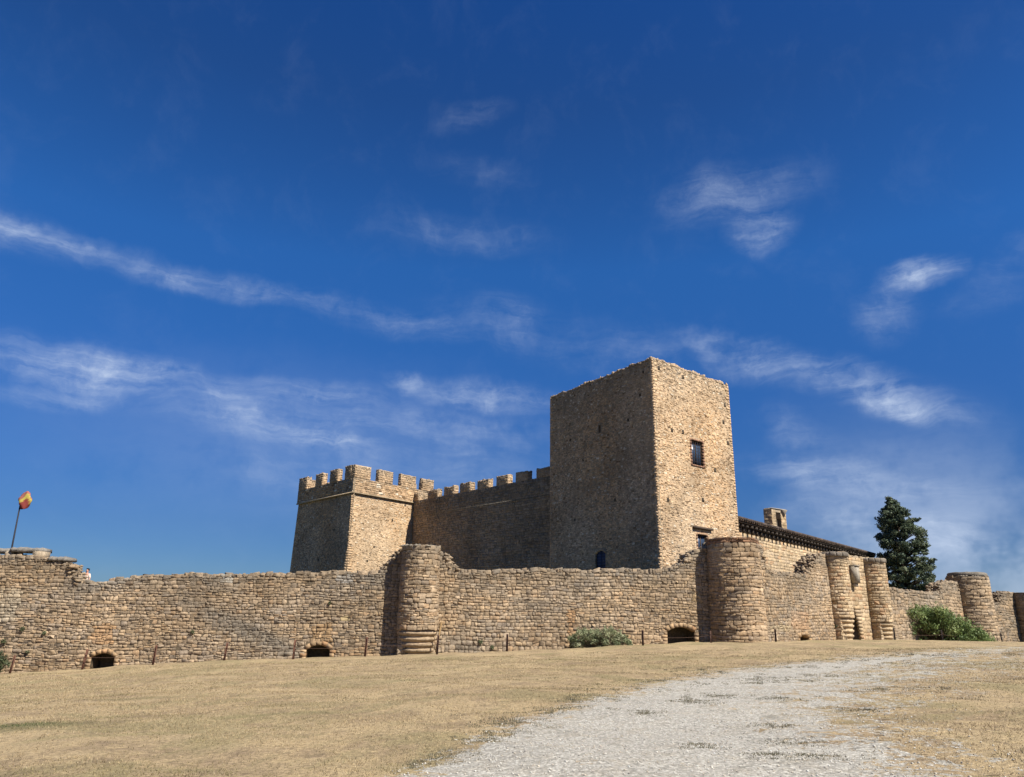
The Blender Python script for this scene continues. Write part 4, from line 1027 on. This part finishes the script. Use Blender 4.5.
# ---------------------------------------------------------------- loose slabs, upper left
def slab(px0, px1, py0, py1, Y, label, depth=1.1, c=(.25,.23,.20)):
    a = at(px0, py1, Y); b = at(px1, py1, Y); zt = at((px0 + px1) / 2, py0, Y)[2]; zb = a[2]
    m = MB(); n_ = 12; top = []; xs = np.linspace(a[0], b[0], n_); 
    P1 = []
    for i, x in enumerate(xs):
        yy = Y + wA.d[1] * (x - a[0]); j = rng.normal(0, .025, 4); e = .05 if i in (0, n_-1) else 0
        P1 += [(x, yy - .55 + j[0], zb + e + j[1] * .6), (x, yy - .6 + j[1], zt - .09), (x, yy - .4 + j[2], zt + j[2]), (x, yy + depth - .5, zt - .02 + j[3]), (x, yy + depth - .45, zb + e)]
    fs = [(i*5+k, i*5+(k+1) % 5, (i+1)*5+(k+1) % 5, (i+1)*5+k) for i in range(n_-1) for k in range(5)] + [(4,3,2,1,0), tuple((n_-1)*5+k for k in range(5))]
    m.add(np.array(P1), fs, c); o = m.build('stone_slab', M_RUB); tag(o, label, 'slab', 'weathered slabs lying on the left wall'); return o
slab(-30, 14, 548.5, 552.5, 44.4, 'weathered stone slab on the left wall top, cut by the edge of the picture, left of the flagpole')
slab(15.5, 44, 548, 552.5, 44.5, 'long weathered stone slab bridging blocks on the left wall top, right of the flagpole')
slab(53, 70, 557.2, 561.5, 44.5, 'short thin projecting slab on the step of the left wall, nearest the person')
for (px0, px1, lab) in ((9, 15, 'small block under the slabs at the foot of the flagpole'), (36.5, 45.5, 'squared block carrying the right end of the long slab'), (-28, -18, 'block under the slab beyond the left edge')):
    if px0 < 0: continue
    a = at(px0, 558, 44.5); b = at(px1, 558, 44.5); zt = at(px0, 551.5, 44.5)[2]
    m = MB(); m.box((a[0], 44.05, a[2] - .1), (b[0], 44.9, zt - .012), (.42, .34, .24)); o = m.build('stone_block', M_RUB); tag(o, lab, 'block')

# ---------------------------------------------------------------- flag on its leaning pole
f0 = at(11, 552, 46.6); f1 = at(20.2, 505, 46.6)
foot = np.array([f0[0] - (f1[0] - f0[0]) / (f1[2] - f0[2]) * (f0[2] - 2.35), 46.6, 2.35])
root = thing('flagpole', 'thin dark leaning pole with a furled red and yellow flag, above the left wall', 'flagpole')
mb = MB(); mb.tube([foot, (foot + f1) / 2, f1], [.06, .05, .04], (.03, .028, .035), 8); mb.build('pole', M_PLAIN, root)
mb = MB(); nu, nv = 22, 26; fv = []; fc = []
zt0, zb0 = at(24, 492, 46.6)[2], at(24, 508.5, 46.6)[2]; xm = at(25.3, 500, 46.6)[0]
for j in range(nv):
    t = j / (nv - 1); z = zb0 + (zt0 - zb0) * t; wdt = .29 * (.55 + .75 * math.sin(PI * min(1, t * .9 + .08)))
    for i in range(nu):
        th = 2 * PI * i / nu; rr = wdt * (1 + .20 * math.sin(3 * th + 5 * t) + .10 * math.sin(7 * th - 9 * t))
        fv.append((xm + rr * math.cos(th) * .95 + .05 * (t - .5), 46.6 + rr * .5 * math.sin(th), z + .05 * math.sin(2 * th + 4 * t)))
        s = t + .13 * math.sin(th * 2 + 1) + .08 * math.cos(3 * th)
        fc.append((.40,.09,.075) if s < .38 else ((.70,.56,.13) if s < .66 else (.52,.19,.15)))
fs = [(j*nu+i, j*nu+(i+1) % nu, (j+1)*nu+(i+1) % nu, (j+1)*nu+i) for j in range(nv-1) for i in range(nu)] + [tuple(range(nu))[::-1], tuple((nv-1)*nu+i for i in range(nu))]
mb.add(np.array(fv), fs, np.array(fc)); mb.build('flag', M_CLOTH, root, smooth=True)
p = at(74, 573, 45.5); mb = MB(); mb.tube([p - np.array([0, 0, 1.2]), p, p + np.array([0, 0, .22])], .018, (.04,.04,.045), 6); mb.box((p[0]-.05, p[1]-.03, p[2]+.18), (p[0]+.05, p[1]+.03, p[2]+.24), (.04,.04,.045))
tag(mb.build('iron_rod', M_RUST), 'tiny dark iron rod sticking up from the wall left of the person', 'rod')

# ---------------------------------------------------------------- person on the wall walk
hp = at(88, 569, 46.4); px_c, zh = hp[0], hp[2]; py_c = 46.4; z_f = 2.35; Hh = zh - z_f
def skin_obj(name, joints, edges, parent, material, col, root=0, sub=2):
    me = bpy.data.meshes.new(name); me.from_pydata([j[0] for j in joints], edges, []); me.materials.append(material)
    o = bpy.data.objects.new(name, me); COL.objects.link(o); o.parent = parent
    s = o.modifiers.new('skin', 'SKIN'); s.use_smooth_shade = True
    for i, j in enumerate(joints):
        r_ = j[1] if isinstance(j[1], tuple) else (j[1], j[1]); me.skin_vertices[0].data[i].radius = r_
    me.skin_vertices[0].data[root].use_root = True
    u = o.modifiers.new('sub', 'SUBSURF'); u.levels = sub; u.render_levels = sub
    return o
def flat_mat(name, c, rough=.8):
    m, n_, b = mat(name, rough, .2); g = n_.new('ShaderNodeNewGeometry'); nf = n_.noise(g.outputs['Position'], 25, 4)
    n_.put(b.inputs['Base Color'], n_.mul(tuple(c), n_.ramp(nf.outputs['Fac'], .3, .7, .88, 1.12))); return m
M_SKIN = flat_mat('skin', (.50, .25, .17), .5)
M_SHIRT = flat_mat('shirt_cloth', (.62, .50, .42)); M_TROU = flat_mat('trouser_cloth', (.10, .12, .17)); M_HAIR = flat_mat('hair', (.03, .028, .035), .6)
pr = bpy.data.objects.new('person', None); COL.objects.link(pr)
tag(pr, 'person with dark hair and a pale top looking over the left wall', 'person')
k = Hh / 1.72
def B(x, y, z): return (px_c + x * k, py_c + y * k, z_f + z * k)
jts = [(B(0,0,.92), (.13,.10)), (B(0,0,1.15), (.12,.09)), (B(0,0,1.36), (.14,.09)), (B(0,0,1.47), .055), (B(0,-.01,1.54), (.07,.08)), (B(0,-.015,1.63), (.078,.095)), (B(0,0,1.69), (.05,.06)),
       (B(-.17,0,1.38), .055), (B(-.24,-.02,1.12), .043), (B(-.22,-.14,.92), .033), (B(-.20,-.2,.86), (.04,.02)),
       (B(.17,0,1.38), .055), (B(.24,-.02,1.12), .043), (B(.22,-.14,.92), .033), (B(.20,-.2,.86), (.04,.02)),
       (B(-.09,0,.86), .085), (B(-.10,-.01,.48), .058), (B(-.11,0,.08), .042), (B(-.12,-.14,.03), (.045,.03)),
       (B(.09,0,.86), .085), (B(.10,-.01,.48), .058), (B(.11,0,.08), .042), (B(.12,-.14,.03), (.045,.03)), (B(0,-.115,1.60), .016)]
jts = [(a, (b[0]*k, b[1]*k) if isinstance(b, tuple) else b * k) for a, b in jts]
eds = [(0,1),(1,2),(2,3),(3,4),(4,5),(5,6),(2,7),(7,8),(8,9),(9,10),(2,11),(11,12),(12,13),(13,14),(0,15),(15,16),(16,17),(17,18),(0,19),(19,20),(20,21),(21,22),(5,23)]
skin_obj('body', jts, eds, pr, M_SKIN, None)
def sub_chain(name, ids, ed, grow, m): return skin_obj(name, [(jts[i][0], tuple(x + grow for x in (jts[i][1] if isinstance(jts[i][1], tuple) else (jts[i][1],) * 2))) for i in ids], ed, pr, m, None)
sub_chain('shirt', [0,1,2,7,8,11,12], [(0,1),(1,2),(2,3),(3,4),(2,5),(5,6)], .018, M_SHIRT)
sub_chain('trousers', [0,15,16,17,19,20,21], [(0,1),(1,2),(2,3),(0,4),(4,5),(5,6)], .02, M_TROU)
skin_obj('hair', [(B(0,.02,1.66), (.085*k,.095*k)), (B(0,.03,1.72), (.06*k,.07*k)), (B(0,.07,1.58), (.06*k,.04*k))], [(0,1),(0,2)], pr, M_HAIR, None)
for sx in (-1, 1):
    m = MB(); e = np.array(B(sx * .032, -.105, 1.63)); m.tube([e, e + np.array([0, -.006, 0])], .011, (.02,.02,.02), 8); m.build('eye', M_PLAIN, pr)

# ---------------------------------------------------------------- fence stakes and wire
posts = [(10,674,655),(82,670,649),(153,665.5,645),(224,661,642.5),(293,659.5,640),(365,657,637),(437,654,635),(507,651.5,634),(643,645.5,630),(711,643,631),(776,642,629)]
posts_r = [(895,641,628),(943,642,630),(975,643,631.5),(1003,645,633)]
stakes = []
def stake(px, pyb, pyt, first=None, lean=0., col=(.20,.09,.055)):
    p = None; r = ray(px, pyb); Yd = front_pt(px) * .985; g = at(px, pyb, Yd); zg = g1(g[0], g[1]); h = at(px, pyt, Yd)[2] - g[2]
    m = MB(); m.box((-.055, -.008, -.3), (.055, .008, h), col); m.box((-.055, -.05, -.3), (-.043, -.008, h - .003), np.array(col) * .9); m.box((.043, -.05, -.3), (.055, -.008, h - .004), np.array(col) * .9)
    for q in (.35, .7): m.box((-.02, -.05, h * q), (.02, -.006, h * q + .03), (.12,.07,.05))
    o = m.build('fence_stake', M_RUST); o.location = (g[0], g[1], g[2]); o.rotation_euler = (rng.normal(0, .03), lean, rng.uniform(-.4, .4))
    return o, g + np.array([math.sin(lean) * h * .62, 0, h * .62]), h
names = ['at the left edge beside the small shrub', 'just left of the first arched vent', 'right of the first arched vent', 'midway along the left wall, between the two vents', 'just left of the second arched vent', 'right of the second vent, before the stubby turret',
         'at the right foot of the stubby turret', 'alone between the stubby turret and the grey bush', 'between the grey bush and the wide vent', 'in the shadow of the thick round turret', 'below the bright wall, left of the small arched hole']
prev = None; wires = []
for i, (px, b, t) in enumerate(posts):
    lean = [.14,.10,.07,.08,.02,.03,.03,.0,.0,.0,.0][i]
    o, tp, h = stake(px, b, t, lean=lean, col=(.20,.09,.055) if i < 6 else (.15,.08,.055)); tag(o, 'rusty iron fence stake ' + names[i], 'stake', 'rusty stakes along the foot of the wall')
    if prev is not None and i != 8: wires.append((prev, tp, i))
    prev = tp
prev = None
for i, (px, b, t) in enumerate(posts_r):
    o, tp, h = stake(px, b, t, lean=[0,0,0,-.12][i], col=(.07,.05,.045)); tag(o, 'dark fence stake ' + ['left of the green bush beside the gate', 'in front of the green bush', 'at the right end of the green bush', 'leaning, below the broken wall at the far right'][i], 'stake', 'rusty stakes along the foot of the wall')
    if prev is not None: wires.append((prev, tp, 20 + i))
    prev = tp
wn_ = ['from the left edge to the first arched vent', 'across the first arched vent', 'over the plain stretch right of the first vent', 'between the middle stakes and the second vent', 'across the second arched vent', 'in front of the shaded left side of the stubby turret', 'right of the stubby turret', '', 'from the grey bush to the wide vent', 'in front of the thick round turret']
for (a, b, i) in wires:
    m = MB(); t = np.linspace(0, 1, 12)[:, None]; pts_ = a + (b - a) * t; pts_[:, 2] -= (.12 * 4 * (t * (1 - t)))[:, 0]
    m.tube(pts_, .008 if i < 20 else .011, (.16,.09,.06), 5); o = m.build('fence_wire', M_RUST)
    tag(o, 'thin rusty wire ' + (wn_[i - 1] if i < 20 else ['', 'left of the green bush centre', 'before the right half of the green bush', 'beside the wide turret at the far right'][i - 20]), 'wire', 'wires between the stakes')
# timber leaning at the turret
p0 = at(436, 652, 44.2); p1 = at(441.5, 622, 45.4); mb = MB(); mb.tube([p0, p1], [.06, .05], (.40,.26,.12), 4)
tag(mb.build('timber_prop', M_WOOD), 'pale timber leaning in the corner right of the stubby turret', 'timber')

# ---------------------------------------------------------------- plants
def leaves(mb, C, rad, cnt, size, pal, flat=.85):
    d = rng.normal(0, 1, (cnt, 3)); d /= np.linalg.norm(d, axis=1)[:, None]; r_ = rng.random(cnt)[:, None] ** .45
    P_ = C + d * r_ * rad * np.array([1, 1, flat]); s = size * rng.uniform(.6, 1.4, cnt)[:, None]
    a = rng.normal(0, 1, (cnt, 3)); a /= np.linalg.norm(a, axis=1)[:, None]; b = np.cross(a, d + rng.normal(0, .5, (cnt, 3))); b /= np.linalg.norm(b, axis=1)[:, None] + 1e-9
    V = np.stack([P_ - a * s, P_ - b * s * .45, P_ + a * s, P_ + b * s * .45], 1).reshape(-1, 3)
    c = pal[rng.integers(0, len(pal))] * rng.normal(1, .14, (cnt, 1))
    mb.add(V, np.arange(4 * cnt).reshape(-1, 4), np.repeat(c, 4, 0))
YT = 96.0
tb = at(903, 600, YT); zb_ = 1.0; ztop_ = at(889, 497, YT)[2]; pxm = YT / 774 
root = thing('evergreen_tree', 'tall dark green evergreen tree rising behind the wall right of the gate', 'tree')
tr = MB(); cr = MB(); H = ztop_ - zb_
def ctr(f): # f=0 top
    return np.array([at(np.interp(f, [0,.3,.6,1], [897,903,905,904]), 560, YT)[0], YT])
tpts = [np.array([*ctr(1 - t)[:2], zb_ + H * t]) for t in np.linspace(0, .93, 10)]; tr.tube(tpts, np.linspace(.42, .05, 10), (.16,.12,.09), 9)
PALT = np.array([(.09,.125,.07),(.12,.155,.09),(.075,.105,.065),(.14,.18,.10),(.18,.21,.125)])
prof_f = [0,.06,.15,.3,.42,.55,.7,.82,1.]; prof_r = [.35,1.0,2.1,3.0,3.3,3.75,3.4,3.5,2.4]
Hc = ztop_ - at(903, 596, YT)[2]
for i in range(420):
    f = rng.random() ** .85; c = ctr(f); R_ = np.interp(f, prof_f, prof_r); a = rng.uniform(0, 2 * PI); rr = R_ * (rng.random() ** .42) * rng.uniform(.74, 1.0)
    z = ztop_ - f * Hc * 1.08 - .1; cs = rng.uniform(.28, .72) * (1 if f > .12 else .6); p = np.array([c[0] + rr * math.cos(a), c[1] + rr * math.sin(a), z])
    s0 = np.array([*c, z - rr * .3 - .2]); tr.tube([s0, (s0 + p) / 2 + np.array([0, 0, .1]), p], [.07, .045, .015], (.13,.10,.075), 5)
    leaves(cr, p, cs, int(120 * cs / .6), .15, PALT, .75)
    if rng.random() < .5: leaves(cr, p + np.array([math.cos(a), math.sin(a), .2]) * cs, cs * .5, 30, .13, PALT, .8)
tr.build('trunk', M_BARK, root); cr.build('crown', M_LEAF, root)

def bush(name, label, cat, px0, px1, pyb, pyt, Y, pal, n_cl, size, shape, dens=80, depth=.6, stem=(.14,.10,.07), cl=(.3,.55)):
    a, b = at(px0, pyb, Y), at(px1, pyb, Y); Wd = b[0] - a[0]; Hb = at(px0, pyt, Y)[2] - a[2]; zb = g1((a[0]+b[0])/2, Y) - .1
    zb = min(zb, a[2]); root = thing(name, label, cat); st, lf = MB(), MB(); cx = (a[0] + b[0]) / 2
    for i in range(n_cl):
        t = rng.random(); h = np.interp(t, *shape) * Hb; yy = Y + rng.uniform(-1, 1) * Wd * .5 * depth * math.sqrt(max(.05, 1 - (2 * t - 1) ** 2))
        p = np.array([a[0] + Wd * t, yy, a[2] + h * rng.random() ** .55]); cs = rng.uniform(*cl) * min(1, .4 + h)
        p[2] = min(p[2], a[2] + max(h - cs * .6, .05))
        s0 = np.array([cx + (p[0] - cx) * .35, Y + (yy - Y) * .3, zb]); st.tube([s0, (s0 + p) / 2 + np.array([0, 0, .15]), p], [.035, .022, .008], stem, 5)
        leaves(lf, p, cs, int(dens * cs / .4), size, pal, .8)
        if i % 3 == 0: leaves(lf, p + np.array([rng.normal(0, .2), 0, cs * .9]), cs * .45, int(dens * .25), size * .9, pal, 1.5)
    st.build('stems', M_BARK, root); lf.build('foliage', M_LEAF, root); return root
bush('green_bush', 'large bright green bush between the gate turrets and the wide turret at right', 'bush', 893, 990, 646, 604, 70.0,
     np.array([(.17,.24,.075),(.22,.30,.095),(.12,.185,.06),(.28,.34,.13),(.18,.25,.09)]), 330, .09, ([0,.1,.3,.5,.7,.85,1], [.45,.85,1.,.85,.62,.4,.15]), 85, .5, cl=(.3, .75))
bush('grey_green_bush', 'low wispy grey green bush against the wall left of the wide arched vent', 'bush', 571, 630, 650, 627, 46.6,
     np.array([(.27,.30,.16),(.31,.33,.18),(.20,.24,.12),(.35,.36,.21)]), 120, .05, ([0,.2,.45,.6,.8,1], [.6,.95,.9,1,.85,.45]), 130, .35, (.26,.21,.13), (.16,.30))
bush('small_shrub', 'small dark shrub at the left edge of the picture at the foot of the wall', 'shrub', -22, 6, 674, 652, 42.0, np.array([(.08,.10,.05),(.11,.13,.06)]), 40, .05, ([0,.5,1], [.7,1,.6]), 110, .4, (.2,.15,.1), (.16,.28))
for (px, py, w, s, lab) in ((24, 628, wA, .22, 'small dark plant rooted high in the left wall near its left end'), (5, 642, wA, .28, 'small plant in the wall joints at the left edge above the shrub'), (45, 633, wA, .18, 'tiny plant in the joints left of the first vent'), (29, 652, wA, .16, 'tiny low plant in the wall near the left stake'),
                        (193, 632, wA, .18, 'small plant growing from a hole midway along the left wall'), (330, 603, wA, .14, 'tiny plant high in the wall left of the stubby turret'), (480, 642, wB, .3, 'grey green plant low in the wall right of the stubby turret'),
                        (492, 647, wB, .25, 'small plant at the wall foot left of the brick patch'), (834, 626, wC, .2, 'small plant beside the foot of the left gate turret'), (892, 641, wD, .3, 'weedy clump at the foot of the right gate turret')):
    u, z = w.pix(px, py); p = w.P(u, z, .08); m = MB()
    for q in range(3): leaves(m, p + rng.normal(0, s * .15, 3) * np.array([1, .4, 1]), s * .5, 45, .045, np.array([(.12,.14,.065),(.16,.17,.09)]), 1.)
    tag(m.build('wall_plant', M_LEAF), lab, 'plant', 'plants rooted in the old walls')
